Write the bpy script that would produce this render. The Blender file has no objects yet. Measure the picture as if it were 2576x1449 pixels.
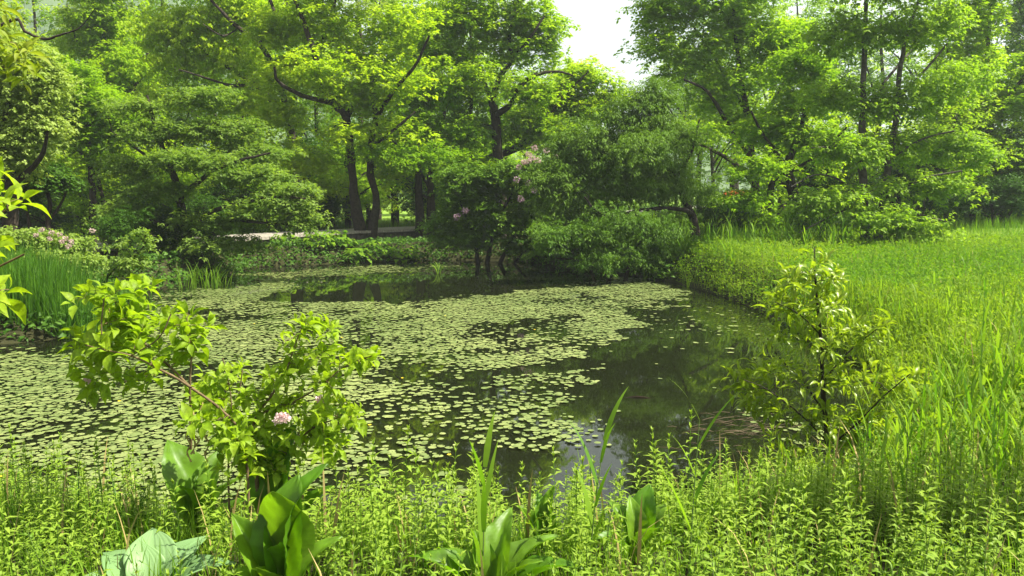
import bpy, math, random
import numpy as np
from mathutils import Vector

# ------------------------------------------------------------------ scene, camera, light
S = bpy.context.scene
COL = S.collection
H = 2.1
PITCH = math.radians(6.9)
FPX = 2022.0
cam_d = bpy.data.cameras.new("camera")
cam = bpy.data.objects.new("camera", cam_d)
COL.objects.link(cam)
cam.location = (0, 0, H)
cam.rotation_euler = (math.radians(90) - PITCH, 0, 0)
cam_d.sensor_width = 36.0
cam_d.lens = 36.0 * FPX / 2576.0
cam_d.clip_start = 0.05
cam_d.clip_end = 3000
S.camera = cam

SUN_AZ = math.radians(94)      # to the right of straight ahead (+Y towards +X)
SUN_EL = math.radians(54)
world = bpy.data.worlds.new("World")
S.world = world
world.use_nodes = True
wn = world.node_tree
for n in list(wn.nodes):
    wn.nodes.remove(n)
w_out = wn.nodes.new("ShaderNodeOutputWorld")
w_bg = wn.nodes.new("ShaderNodeBackground")
w_sky = wn.nodes.new("ShaderNodeTexSky")
w_sky.sky_type = 'NISHITA'
w_sky.sun_disc = False
w_sky.sun_elevation = SUN_EL
w_sky.sun_rotation = SUN_AZ
w_sky.dust_density = 4.0
w_sky.air_density = 1.0
w_mix = wn.nodes.new("ShaderNodeMixRGB")      # thin bright overcast veil
w_mix.inputs[0].default_value = 0.6
w_mix.inputs[2].default_value = (7.2, 7.4, 7.7, 1)
w_bg.inputs[1].default_value = 0.042
wn.links.new(w_sky.outputs[0], w_mix.inputs[1])
wn.links.new(w_mix.outputs[0], w_bg.inputs[0])
wn.links.new(w_bg.outputs[0], w_out.inputs[0])

sd = bpy.data.lights.new("sun", 'SUN')
sun = bpy.data.objects.new("sun", sd)
COL.objects.link(sun)
sd.energy = 5.0
sd.angle = math.radians(0.6)
sd.color = (1.0, 0.94, 0.80)
SUNV = Vector((math.sin(SUN_AZ) * math.cos(SUN_EL), math.cos(SUN_AZ) * math.cos(SUN_EL), math.sin(SUN_EL)))
sun.rotation_euler = SUNV.to_track_quat('Z', 'Y').to_euler()
S.view_settings.view_transform = 'Standard'
S.view_settings.look = 'None'
S.view_settings.gamma = 1.0
S.view_settings.exposure = 1.68
S.cycles.max_bounces = 8
S.cycles.diffuse_bounces = 6
S.cycles.glossy_bounces = 3
S.cycles.transmission_bounces = 3
S.cycles.volume_bounces = 1
S.cycles.caustics_reflective = False
S.cycles.caustics_refractive = False
S.cycles.sample_clamp_indirect = 6

# ------------------------------------------------------------------ helpers
rng = np.random.default_rng(7)
random.seed(7)
CP, SP_ = math.cos(PITCH), math.sin(PITCH)

def ray(px, py):
    u = (px - 1288.0) / FPX
    v = -(py - 724.5) / FPX
    return np.array([u, CP + v * SP_, -SP_ + v * CP])

def G(px, py, z=0.0):                  # a point on the level z
    r = ray(px, py)
    t = (z - H) / r[2]
    return np.array([0, 0, H]) + r * t

def W(px, py, d):                      # a point at distance d (world Y)
    r = ray(px, py)
    return np.array([0, 0, H]) + r * (d / r[1])

def tag(o, label=None, cat=None, group=None, kind=None):
    if label: o["label"] = label
    if cat: o["category"] = cat
    if group: o["group"] = group
    if kind: o["kind"] = kind
    return o

def empty(name, loc=(0, 0, 0)):
    o = bpy.data.objects.new(name, None)
    o.empty_display_size = 0.1
    COL.objects.link(o)
    o.location = tuple(float(a) for a in loc)
    return o

class MB:
    """collects vertices, quads and a per-vertex tint"""
    def __init__(s):
        s.V, s.F, s.T, s.n = [], [], [], 0
    def add(s, V, F, t=0.5):
        V = np.asarray(V, float).reshape(-1, 3)
        F = np.asarray(F, int).reshape(-1, 4)
        s.V.append(V); s.F.append(F + s.n)
        s.T.append(np.broadcast_to(np.asarray(t, float), (len(V),)).copy())
        s.n += len(V)
    def inst(s, pV, pF, M, P, t):
        """k copies of proto pV,pF with matrices M (k,3,3), places P (k,3), tints t (k)"""
        k = len(P)
        if k == 0: return
        V = np.einsum('kij,nj->kni', M, pV) + P[:, None, :]
        F = pF[None] + (np.arange(k) * len(pV))[:, None, None]
        s.V.append(V.reshape(-1, 3)); s.F.append(F.reshape(-1, 4) + s.n)
        s.T.append(np.repeat(t, len(pV)))
        s.n += k * len(pV)
    def merge(s, o, Rz=0.0, P=(0, 0, 0), sc=1.0, t=None):
        V, F, T = o.arr()
        c, q = math.cos(Rz), math.sin(Rz)
        V2 = V * sc
        V2 = np.stack([V2[:, 0] * c - V2[:, 1] * q, V2[:, 0] * q + V2[:, 1] * c, V2[:, 2]], 1) + np.asarray(P)
        s.V.append(V2); s.F.append(F + s.n); s.T.append(T if t is None else np.clip(T + t, 0, 1)); s.n += len(V)
    def arr(s):
        return np.concatenate(s.V), np.concatenate(s.F), np.concatenate(s.T)
    def mesh(s, name, mat, smooth=False, off=(0, 0, 0)):
        me = bpy.data.meshes.new(name)
        V, F, T = s.arr()
        V = V - np.asarray(off, float)
        me.vertices.add(len(V)); me.vertices.foreach_set("co", V.astype(np.float32).ravel())
        me.loops.add(len(F) * 4); me.loops.foreach_set("vertex_index", F.astype(np.int32).ravel())
        me.polygons.add(len(F))
        me.polygons.foreach_set("loop_start", (np.arange(len(F)) * 4).astype(np.int32))
        me.polygons.foreach_set("use_smooth", np.full(len(F), smooth))
        a = me.attributes.new("tint", 'FLOAT', 'POINT'); a.data.foreach_set("value", T.astype(np.float32))
        me.update(calc_edges=True)
        me.materials.append(mat)
        return me
    def build(s, name, mat, parent=None, smooth=False, off=(0, 0, 0)):
        o = bpy.data.objects.new(name, s.mesh(name, mat, smooth, off))
        COL.objects.link(o)
        if parent: o.parent = parent
        return o

def norm(a):
    return a / np.maximum(np.linalg.norm(a, axis=-1, keepdims=True), 1e-9)

def frames(D, N, scale):
    """columns: side, direction, normal"""
    D = norm(D); N = N - (N * D).sum(-1, keepdims=True) * D
    N = norm(N); X = np.cross(D, N)
    return np.stack([X, D, N], -1) * np.asarray(scale).reshape(-1, 1, 1)

def tube(mb, P, R, ns=6, t=0.5, rough=0.0):
    P = np.asarray(P, float); R = np.asarray(R, float); n = len(P)
    T = norm(np.gradient(P, axis=0))
    ref = np.array([0.31, 0.2, 0.93]) if abs(T[0][2]) < 0.9 else np.array([1.0, 0.1, 0.0])
    X = norm(np.cross(T, np.broadcast_to(ref, T.shape))); Y = np.cross(T, X)
    a = np.linspace(0, 2 * math.pi, ns, endpoint=False)
    rr = R[:, None] * (1 + rough * rng.normal(size=(n, ns)))
    V = P[:, None] + X[:, None] * (np.cos(a)[None, :, None] * rr[..., None]) + Y[:, None] * (np.sin(a)[None, :, None] * rr[..., None])
    i = np.arange(n - 1)[:, None] * ns; j = np.arange(ns)[None]; k = (np.arange(ns) + 1)[None] % ns
    F = np.stack([i + j, i + k, i + ns + k, i + ns + j], -1)
    mb.add(V.reshape(-1, 3), F.reshape(-1, 4), t)

def smooth_path(P, n):
    """Catmull-Rom through the points, n per segment; works for any column count"""
    P = np.asarray(P, float)
    if len(P) < 3:
        t = np.linspace(0, 1, n * (len(P) - 1) + 1)[:, None]
        return P[0] * (1 - t) + P[-1] * t
    Q = np.vstack([2 * P[0] - P[1], P, 2 * P[-1] - P[-2]])
    out = []
    for i in range(1, len(Q) - 2):
        for t in np.arange(n) / n:
            out.append(0.5 * ((2 * Q[i]) + (-Q[i - 1] + Q[i + 1]) * t + (2 * Q[i - 1] - 5 * Q[i] + 4 * Q[i + 1] - Q[i + 2]) * t * t
                              + (-Q[i - 1] + 3 * Q[i] - 3 * Q[i + 1] + Q[i + 2]) * t ** 3))
    out.append(P[-1])
    return np.array(out)

# ------------------------------------------------------------------ leaves (unit length along +Y)
LEAF1 = (np.array([[0, 0, 0], [.27, .45, .05], [0, 1, -.06], [-.27, .45, .05]], float), np.array([[0, 1, 2, 3]]))
def leaf2(w=0.2, arch=0.12, fold=0.06):
    V = np.array([[0, 0, 0], [w, .42, fold + arch * .6], [0, 1, -arch], [-w, .42, fold + arch * .6], [0, .5, arch * .6]])
    return V, np.array([[0, 1, 2, 4], [0, 4, 2, 3]])
LANCE = leaf2(0.12, 0.10, 0.05)
HLEAF = leaf2(0.145, 0.14, 0.04)
OVATE = leaf2(0.26, 0.14, 0.06)

def leaf_grid(w, rows=6, cols=2, arch=0.25, fold=0.10, shape=(0.45, 1.0), tip=0.03, wave=0.0, ribs=0, rib=0.0, petiole=0.0, pe=1.0, lat=0.0):
    """detailed blade: width profile peaks at shape[0]; cols per side"""
    v = np.linspace(0, 1, rows + 1)
    pk = shape[0]
    prof = np.where(v < pk, np.sin(v / pk * math.pi / 2) ** shape[1], np.cos((v - pk) / (1 - pk) * math.pi / 2) ** pe)
    prof = np.maximum(prof, tip) * w
    u = np.linspace(-1, 1, 2 * cols + 1)
    V = []
    for j, vv in enumerate(v):
        for uu in u:
            x = uu * prof[j]
            z = fold * abs(uu) * (prof[j] / w) + arch * (math.sin(vv * math.pi * .62) * .6 - vv * vv * .75)
            z += wave * math.sin(vv * 9 + uu * 2) * abs(uu)
            if ribs: z += rib * math.cos((abs(uu) * ribs) * 2 * math.pi) * (0.3 + 0.7 * math.sin(math.pi * vv))
            if lat: z += lat * math.sin(6.283 * (vv * 8 - abs(uu) * 1.6)) * abs(uu) ** .5 + lat * 1.2 * math.sin(uu * 7 + vv * 5) * math.sin(vv * 13)
            V.append((x, vv + petiole, z))
    m = 2 * cols + 1
    F = [(j * m + i, j * m + i + 1, (j + 1) * m + i + 1, (j + 1) * m + i) for j in range(rows) for i in range(m - 1)]
    V = np.array(V); 
    if petiole > 0:
        n = len(V)
        V = np.vstack([V, [(-.012, 0, 0), (.012, 0, 0), (.012, petiole, 0), (-.012, petiole, 0)]])
        F.append((n, n + 1, n + 2, n + 3))
    return V, np.array(F)
WLEAF = leaf_grid(0.25, 6, 1, 0.32, 0.10, (0.42, 0.9), petiole=0.08, pe=1.25)
CLEAF = leaf_grid(0.135, 6, 1, 0.42, 0.08, (0.5, 1.0), petiole=0.10, pe=1.1)

# ------------------------------------------------------------------ materials
def new_mat(name):
    m = bpy.data.materials.new(name); m.use_nodes = True
    nt = m.node_tree
    for n in list(nt.nodes): nt.nodes.remove(n)
    return m, nt, nt.nodes.new("ShaderNodeOutputMaterial")

def leaf_mat(name, c1, c2, trans=(1.35, 1.35, .5), fac=0.46, rough=0.5, spec=0.14, vein=0.0):
    m, nt, out = new_mat(name)
    N, L = nt.nodes, nt.links
    at = N.new("ShaderNodeAttribute"); at.attribute_name = "tint"
    oi = N.new("ShaderNodeObjectInfo")
    ma = N.new("ShaderNodeMath"); ma.operation = 'MULTIPLY_ADD'; ma.inputs[1].default_value = 0.44; ma.inputs[2].default_value = -0.22
    L.new(oi.outputs["Random"], ma.inputs[0])
    ad = N.new("ShaderNodeMath"); ad.operation = 'ADD'; ad.use_clamp = True
    L.new(at.outputs["Fac"], ad.inputs[0]); L.new(ma.outputs[0], ad.inputs[1])
    mx = N.new("ShaderNodeMixRGB"); mx.inputs[1].default_value = (*c1, 1); mx.inputs[2].default_value = (*c2, 1)
    L.new(ad.outputs[0], mx.inputs[0])
    pb = N.new("ShaderNodeBsdfPrincipled"); pb.inputs["Roughness"].default_value = rough
    pb.inputs["Specular IOR Level"].default_value = spec
    L.new(mx.outputs[0], pb.inputs["Base Color"])
    tc = N.new("ShaderNodeMixRGB"); tc.blend_type = 'MULTIPLY'; tc.inputs[0].default_value = 1; tc.inputs[2].default_value = (*trans, 1)
    L.new(mx.outputs[0], tc.inputs[1])
    tr = N.new("ShaderNodeBsdfTranslucent"); L.new(tc.outputs[0], tr.inputs[0])
    ms = N.new("ShaderNodeMixShader"); ms.inputs[0].default_value = fac
    L.new(pb.outputs[0], ms.inputs[1]); L.new(tr.outputs[0], ms.inputs[2])
    L.new(ms.outputs[0], out.inputs[0])
    if vein:
        n3 = N.new("ShaderNodeTexNoise"); n3.inputs["Scale"].default_value = vein * .6; n3.inputs["Detail"].default_value = 5
        t3 = N.new("ShaderNodeTexCoord"); L.new(t3.outputs["Object"], n3.inputs[0])
        r3 = N.new("ShaderNodeMapRange"); r3.inputs[1].default_value = .3; r3.inputs[2].default_value = .7; r3.inputs[3].default_value = .62; r3.inputs[4].default_value = 1.2
        L.new(n3.outputs[0], r3.inputs[0])
        m3 = N.new("ShaderNodeMixRGB"); m3.blend_type = 'MULTIPLY'; m3.inputs[0].default_value = 1
        L.new(mx.outputs[0], m3.inputs[1]); L.new(r3.outputs[0], m3.inputs[2])
        L.new(m3.outputs[0], pb.inputs["Base Color"]); L.new(m3.outputs[0], tc.inputs[1])
        tx = N.new("ShaderNodeTexCoord"); nz = N.new("ShaderNodeTexNoise"); nz.inputs["Scale"].default_value = vein
        L.new(tx.outputs["Object"], nz.inputs[0])
        bp = N.new("ShaderNodeBump"); bp.inputs[0].default_value = 0.8; bp.inputs[1].default_value = 0.015
        L.new(nz.outputs[0], bp.inputs[2]); L.new(bp.outputs[0], pb.inputs["Normal"])
    return m

def plain_mat(name, c1, c2, scale=8.0, rough=0.8, bump=0.3, dist=0.02, spec=0.3):
    m, nt, out = new_mat(name)
    N, L = nt.nodes, nt.links
    tx = N.new("ShaderNodeTexCoord"); nz = N.new("ShaderNodeTexNoise"); nz.inputs["Scale"].default_value = scale; nz.inputs["Detail"].default_value = 6
    L.new(tx.outputs["Object"], nz.inputs[0])
    cr = N.new("ShaderNodeValToRGB"); cr.color_ramp.elements[0].position = .35; cr.color_ramp.elements[1].position = .65
    cr.color_ramp.elements[0].color = (*c1, 1); cr.color_ramp.elements[1].color = (*c2, 1)
    L.new(nz.outputs[0], cr.inputs[0])
    pb = N.new("ShaderNodeBsdfPrincipled"); pb.inputs["Roughness"].default_value = rough; pb.inputs["Specular IOR Level"].default_value = spec
    L.new(cr.outputs[0], pb.inputs["Base Color"])
    bp = N.new("ShaderNodeBump"); bp.inputs[0].default_value = bump; bp.inputs[1].default_value = dist
    L.new(nz.outputs[0], bp.inputs[2]); L.new(bp.outputs[0], pb.inputs["Normal"])
    L.new(pb.outputs[0], out.inputs[0])
    return m

M = {}
M['bark'] = plain_mat("bark", (.014, .010, .007), (.045, .034, .023), 14, .9, .8, .03)
M['bark_pale'] = plain_mat("bark_pale", (.04, .034, .026), (.10, .088, .07), 12, .9, .6, .02)
M['twig'] = plain_mat("twig", (.09, .06, .03), (.17, .12, .06), 30, .8, .4, .005)
M['stem_green'] = plain_mat("stem_green", (.08, .14, .03), (.13, .2, .05), 30, .6, .2, .003)
M['spring'] = leaf_mat("leaf_spring", (.190, .340, .010), (.430, .560, .030), fac=.55)
M['fresh'] = leaf_mat("leaf_fresh", (.135, .280, .010), (.310, .470, .025), fac=.55)
M['mid'] = leaf_mat("leaf_mid", (.080, .190, .008), (.190, .320, .018))
M['layer'] = leaf_mat("leaf_layered", (.100, .195, .020), (.280, .390, .085), spec=.2, fac=.55)
M['olive'] = leaf_mat("leaf_olive", (.170, .270, .040), (.330, .430, .110))
M['willow'] = leaf_mat("leaf_willow", (.060, .150, .012), (.140, .245, .026), fac=.36)
M['alder'] = leaf_mat("leaf_alder", (.120, .250, .012), (.290, .430, .034), spec=.15, fac=.55)
M['shrub'] = leaf_mat("leaf_shrub", (.050, .135, .010), (.135, .245, .022), fac=.36)
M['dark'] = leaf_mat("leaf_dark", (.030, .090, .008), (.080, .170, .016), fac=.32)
M['herb'] = leaf_mat("leaf_herb", (.108, .222, .012), (.260, .375, .042), rough=.5, spec=.16, fac=.42)
M['meadow'] = leaf_mat("leaf_meadow", (.090, .205, .009), (.240, .345, .026), rough=.6, spec=.1, fac=.48)
M['grass'] = leaf_mat("leaf_grass", (.090, .215, .014), (.200, .330, .030), fac=.5, spec=.12)
M['grass_dark'] = leaf_mat("leaf_grass_dark", (.055, .140, .010), (.130, .250, .020), fac=.4)
M['iris'] = leaf_mat("leaf_iris", (.040, .125, .010), (.110, .240, .022), fac=.45, rough=.45, spec=.2)
M['weigela'] = leaf_mat("leaf_weigela", (.180, .320, .011), (.315, .440, .028), rough=.5, spec=.22, fac=.52, vein=90)
M['cherry'] = leaf_mat("leaf_cherry", (.140, .270, .012), (.290, .390, .030), rough=.36, spec=.45, fac=.48, vein=80)
M['bronze'] = leaf_mat("leaf_bronze", (.13, .29, .02), (.27, .32, .04), fac=.5)
M['cabbage'] = leaf_mat("leaf_cabbage", (.095, .225, .010), (.165, .305, .02), trans=(1.3, 1.3, .3), rough=.42, spec=.35, fac=.5, vein=22)
M['hosta'] = leaf_mat("leaf_hosta", (.17, .30, .115), (.23, .36, .155), trans=(1.0, 1.1, .25), rough=.45, spec=.25, fac=.3)
M['pad'] = leaf_mat("leaf_pad", (.118, .165, .042), (.240, .280, .090), trans=(.5, .5, .3), rough=.5, spec=.35, fac=.08)
M['pink'] = leaf_mat("petal_pink", (.42, .29, .27), (.62, .50, .46), trans=(1., 1., 1.), fac=.35, rough=.6)
M['blush'] = leaf_mat("petal_blush", (.66, .44, .46), (.85, .72, .70), trans=(1., 1., 1.), fac=.35, rough=.6)
M['mauve'] = leaf_mat("petal_mauve_shaded", (.30, .20, .24), (.44, .33, .36), trans=(1., 1., 1.), fac=.3, rough=.6)  # duller petals; the shade on the lower blossom is in this colour
M['orange'] = leaf_mat("petal_orange", (.75, .16, .04), (.85, .32, .10), trans=(1., 1., 1.), fac=.3, rough=.6)
M['yellow'] = leaf_mat("petal_yellow", (.85, .62, .03), (.9, .75, .08), trans=(1., 1., 1.), fac=.3, rough=.6)
M['catkin'] = leaf_mat("catkin", (.28, .22, .08), (.42, .34, .14), trans=(1., 1., 1.), fac=.2, rough=.7)
M['wood'] = plain_mat("weathered_wood", (.20, .18, .15), (.34, .31, .26), 18, .8, .4, .01)
M['gravel'] = plain_mat("path_surface", (.42, .39, .34), (.55, .51, .46), 3, .9, .1, .01)
M['log'] = plain_mat("wet_log", (.010, .008, .005), (.022, .016, .010), 20, .9, .5, .01, .05)
M['debris'] = leaf_mat("dead_stalks", (.06, .045, .024), (.13, .10, .055), trans=(1, 1, 1), fac=.1, rough=.7)

# ground: soil with grass green further off
def ground_mat():
    m, nt, out = new_mat("ground")
    N, L = nt.nodes, nt.links
    tx = N.new("ShaderNodeTexCoord")
    nz = N.new("ShaderNodeTexNoise"); nz.inputs["Scale"].default_value = 2.5; nz.inputs["Detail"].default_value = 8
    L.new(tx.outputs["Object"], nz.inputs[0])
    at = N.new("ShaderNodeAttribute"); at.attribute_name = "lawn"
    soil = N.new("ShaderNodeValToRGB"); soil.color_ramp.elements[0].color = (.016, .018, .007, 1); soil.color_ramp.elements[1].color = (.05, .05, .02, 1)
    gr = N.new("ShaderNodeValToRGB"); gr.color_ramp.elements[0].color = (.10, .20, .018, 1); gr.color_ramp.elements[1].color = (.20, .30, .035, 1)
    gr.color_ramp.elements[0].position = .3; gr.color_ramp.elements[1].position = .7
    L.new(nz.outputs[0], soil.inputs[0]); L.new(nz.outputs[0], gr.inputs[0])
    mx = N.new("ShaderNodeMixRGB"); L.new(at.outputs["Fac"], mx.inputs[0]); L.new(soil.outputs[0], mx.inputs[1]); L.new(gr.outputs[0], mx.inputs[2])
    pb = N.new("ShaderNodeBsdfPrincipled"); pb.inputs["Roughness"].default_value = .95; pb.inputs["Specular IOR Level"].default_value = .1
    L.new(mx.outputs[0], pb.inputs["Base Color"])
    n2 = N.new("ShaderNodeTexNoise"); n2.inputs["Scale"].default_value = 25; L.new(tx.outputs["Object"], n2.inputs[0])
    bp = N.new("ShaderNodeBump"); bp.inputs[0].default_value = .8; bp.inputs[1].default_value = .05
    L.new(n2.outputs[0], bp.inputs[2]); L.new(bp.outputs[0], pb.inputs["Normal"])
    L.new(pb.outputs[0], out.inputs[0])
    return m

def water_mat():
    m, nt, out = new_mat("pond_water")
    N, L = nt.nodes, nt.links
    tx = N.new("ShaderNodeTexCoord"); mp = N.new("ShaderNodeMapping"); mp.inputs["Scale"].default_value = (1.0, 2.2, 1)
    L.new(tx.outputs["Object"], mp.inputs[0])
    nz = N.new("ShaderNodeTexNoise"); nz.inputs["Scale"].default_value = 2.4; nz.inputs["Detail"].default_value = 3
    L.new(mp.outputs[0], nz.inputs[0])
    pb = N.new("ShaderNodeBsdfPrincipled"); pb.inputs["Base Color"].default_value = (.008, .010, .004, 1)
    pb.inputs["Roughness"].default_value = .025; pb.inputs["IOR"].default_value = 1.333
    bp = N.new("ShaderNodeBump"); bp.inputs[0].default_value = .18; bp.inputs[1].default_value = .03
    L.new(nz.outputs[0], bp.inputs[2]); L.new(bp.outputs[0], pb.inputs["Normal"])
    L.new(pb.outputs[0], out.inputs[0])
    return m
M['ground'] = ground_mat(); M['water'] = water_mat()

# ------------------------------------------------------------------ terrain and pond
POND_PX = [(-500, 872), (0, 868), (120, 858), (215, 838), (262, 790), (330, 742), (440, 718), (560, 697), (620, 674), (850, 663), (1100, 654), (1320, 657),
           (1420, 674), (1520, 690), (1600, 694), (1700, 712), (1800, 742), (1900, 778), (1960, 812), (2050, 865), (2150, 915), (2215, 960), (2220, 1020),
           (2225, 1130), (2190, 1230), (2060, 1270), (1850, 1290), (1600, 1345), (1300, 1400), (900, 1400), (500, 1360), (200, 1320), (0, 1300), (-500, 1290)]
POND = np.array([G(a, b)[:2] for a, b in POND_PX])

def pond_sd(X, Y):
    """signed distance to the shore, negative over water"""
    X = np.asarray(X, float); Y = np.asarray(Y, float)
    d = np.full(X.shape, 1e9); ins = np.zeros(X.shape, bool)
    n = len(POND)
    for i in range(n):
        a = POND[i]; b = POND[(i + 1) % n]; e = b - a
        t = np.clip(((X - a[0]) * e[0] + (Y - a[1]) * e[1]) / (e @ e), 0, 1)
        d = np.minimum(d, np.hypot(X - a[0] - t * e[0], Y - a[1] - t * e[1]))
        c = ((a[1] > Y) != (b[1] > Y)) & (X < e[0] * (Y - a[1]) / (e[1] + 1e-12) + a[0])
        ins ^= c
    return np.where(ins, -d, d)

def sstep(x, a, b):
    t = np.clip((x - a) / (b - a), 0, 1); return t * t * (3 - 2 * t)

def gz(X, Y):
    X = np.asarray(X, float); Y = np.asarray(Y, float)
    s = pond_sd(X, Y)
    right = sstep(X, 1.5, 4.5)
    far = sstep(Y, 12, 20)
    top = 0.40 + 0.10 * far * (1 - right) + right * (0.28 * sstep(Y, 9, 21) + .35 * sstep(X, 9, 16) * sstep(Y, 14, 26))
    wid = 0.9 - 0.25 * far
    bank = top * sstep(s, -0.02, wid)
    back = 0.10 * np.sin(X * .35 + 1) * np.cos(Y * .3) * sstep(s, 1, 5)
    z = np.where(s > 0, bank + back * 0.5, np.maximum(-0.5, s * 0.8) - 0.02)
    return z + 0.02 * np.sin(X * 3.1) * np.sin(Y * 2.7) * (s > 0.2)

def axis(lo, hi, dense_lo, dense_hi, step, big):
    a = list(np.arange(dense_lo, dense_hi, step)); x = dense_hi; st = step
    while x < hi: a.append(x); st = min(st * 1.25, big); x += st
    a.append(hi); x = dense_lo; st = step
    while x > lo: st = min(st * 1.25, big); x -= st; a.insert(0, max(x, lo))
    return np.array(sorted(set(round(v, 4) for v in a)))
ax = axis(-400, 400, -12, 14, .16, 25); ay = axis(-60, 700, -1, 34, .16, 25)
GX, GY = np.meshgrid(ax, ay)
GZ = gz(GX, GY)
mb = MB(); nx = len(ax)
ii = (np.arange(len(ay) - 1)[:, None] * nx + np.arange(nx - 1)[None]).ravel()
mb.add(np.stack([GX.ravel(), GY.ravel(), GZ.ravel()], 1), np.stack([ii, ii + 1, ii + nx + 1, ii + nx], 1))
g = mb.build("ground", M['ground'], smooth=True); tag(g, kind="structure")
lawn = np.maximum(sstep(GY, 40, 44), sstep(GX, 2.5, 5) * sstep(GY, 5, 8) * .8) * sstep(pond_sd(GX, GY), .5, 1.5)
la = g.data.attributes.new("lawn", 'FLOAT', 'POINT'); la.data.foreach_set("value", lawn.ravel().astype(np.float32))

mb = MB(); mb.add([(-30, 2.5, 0), (12, 2.5, 0), (12, 26, 0), (-30, 26, 0)], [(0, 1, 2, 3)])
tag(mb.build("pond_water", M['water']), kind="structure")

# wooded hill far behind on the left
def hill():
    hx = np.linspace(-420, 260, 150); hy = np.linspace(190, 460, 50)
    X, Y = np.meshgrid(hx, hy)
    ridge = 128 * sstep(-X, -30, 190) + 16 * sstep(-X, -260, 0)
    z = ridge * sstep(Y, 190, 330) * (1 + .08 * np.sin(X * .03) + .05 * np.sin(X * .11 + Y * .05))
    z += rng.normal(size=X.shape) * 2.2 * sstep(Y, 195, 230)
    mb = MB(); n = len(hx)
    i = (np.arange(len(hy) - 1)[:, None] * n + np.arange(n - 1)[None]).ravel()
    mb.add(np.stack([X.ravel(), Y.ravel(), z.ravel()], 1), np.stack([i, i + 1, i + n + 1, i + n], 1))
    m = plain_mat("hill_woods", (.030, .060, .022), (.075, .12, .04), .12, .95, 1, 4)
    tag(mb.build("hills", m, smooth=True), kind="structure")
hill()

# ------------------------------------------------------------------ trees
def limb_px(pts, d, dd=0.0):
    """pts: (px,py,width_px[,depth]) -> rows x,y,z,r"""
    out = []
    for i, p in enumerate(pts):
        dep = p[3] if len(p) > 3 else d + dd * i / max(1, len(pts) - 1)
        w = W(p[0], p[1], dep)
        out.append((w[0], w[1], w[2], p[2] * .5 * dep / FPX))
    return np.array(out)

def blobs_px(bl, d, dz=1.0):
    """blobs (px,py,rx,ry[,depth offset]) -> centre, radii"""
    out = []
    for b in bl:
        dep = d + (b[4] if len(b) > 4 else 0)
        c = W(b[0], b[1], dep); s = dep / FPX
        out.append((c, np.array([b[2] * s, max(.5 * (b[2] + b[3]) * s, .3) * dz, b[3] * s])))
    return out

def grow(limbs, tips, wood, ns=5, rmax=.05, sag=.12, up=.8, rtip=.006):
    """limbs: list of (n,4). Branches from the nearest wood to every tip. returns tip directions"""
    nodes = []
    for l in limbs:
        q = smooth_path(l, 4)
        jit = q.copy(); jit[1:-1, :3] += rng.normal(size=(len(q) - 2, 3)) * np.minimum(q[1:-1, 3:4] * .14, .012)
        tube(wood, jit[:, :3], np.maximum(jit[:, 3], .003), 8 if q[0, 3] > .05 else 6, rough=.05)
        nodes.append(q)
    NP = np.concatenate(nodes)
    order = np.argsort([np.min(np.linalg.norm(NP[:, :3] - t, axis=1)) for t in tips])
    dirs = np.zeros((len(tips), 3))
    buf = np.zeros((len(NP) + 5 * len(tips), 4)); buf[:len(NP)] = NP; n = len(NP)
    for k in order:
        t = tips[k]
        v = t - buf[:n, :3]; dist = np.linalg.norm(v, axis=1)
        cost = dist + up * np.maximum(0, -v[:, 2]) + 4.0 * np.maximum(0, .012 - buf[:n, 3])
        i = int(np.argmin(cost)); a = buf[i, :3]; L = dist[i]
        if L < 1e-3: dirs[k] = (0, 0, 1); continue
        r0 = min(buf[i, 3] * .75, rtip + .016 * L, rmax); r1 = min(r0, rtip)
        s = np.linspace(0, 1, 6)[:, None]
        P = a + (t - a) * s
        P[:, 2] += (np.sin(s[:, 0] * math.pi) * sag * L * .6)
        P[1:-1] += rng.normal(size=(4, 3)) * L * .035
        R = r0 + (r1 - r0) * s[:, 0]
        tube(wood, P, R, ns if r0 > .012 else 4)
        buf[n:n + 5, :3] = P[1:]; buf[n:n + 5, 3] = R[1:]; n += 5
        dirs[k] = P[-1] - P[-3]
    return norm(dirs)

def sample_blobs(bl, n, shell=3.0):
    vol = np.array([np.prod(r) ** (2 / 3) for c, r in bl]); vol /= vol.sum()
    idx = rng.choice(len(bl), n, p=vol)
    u = norm(rng.normal(size=(n, 3))) * (rng.random((n, 1)) ** (1 / shell))
    C = np.array([c for c, r in bl]); R = np.array([r for c, r in bl])
    return C[idx] + u * R[idx]

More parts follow.
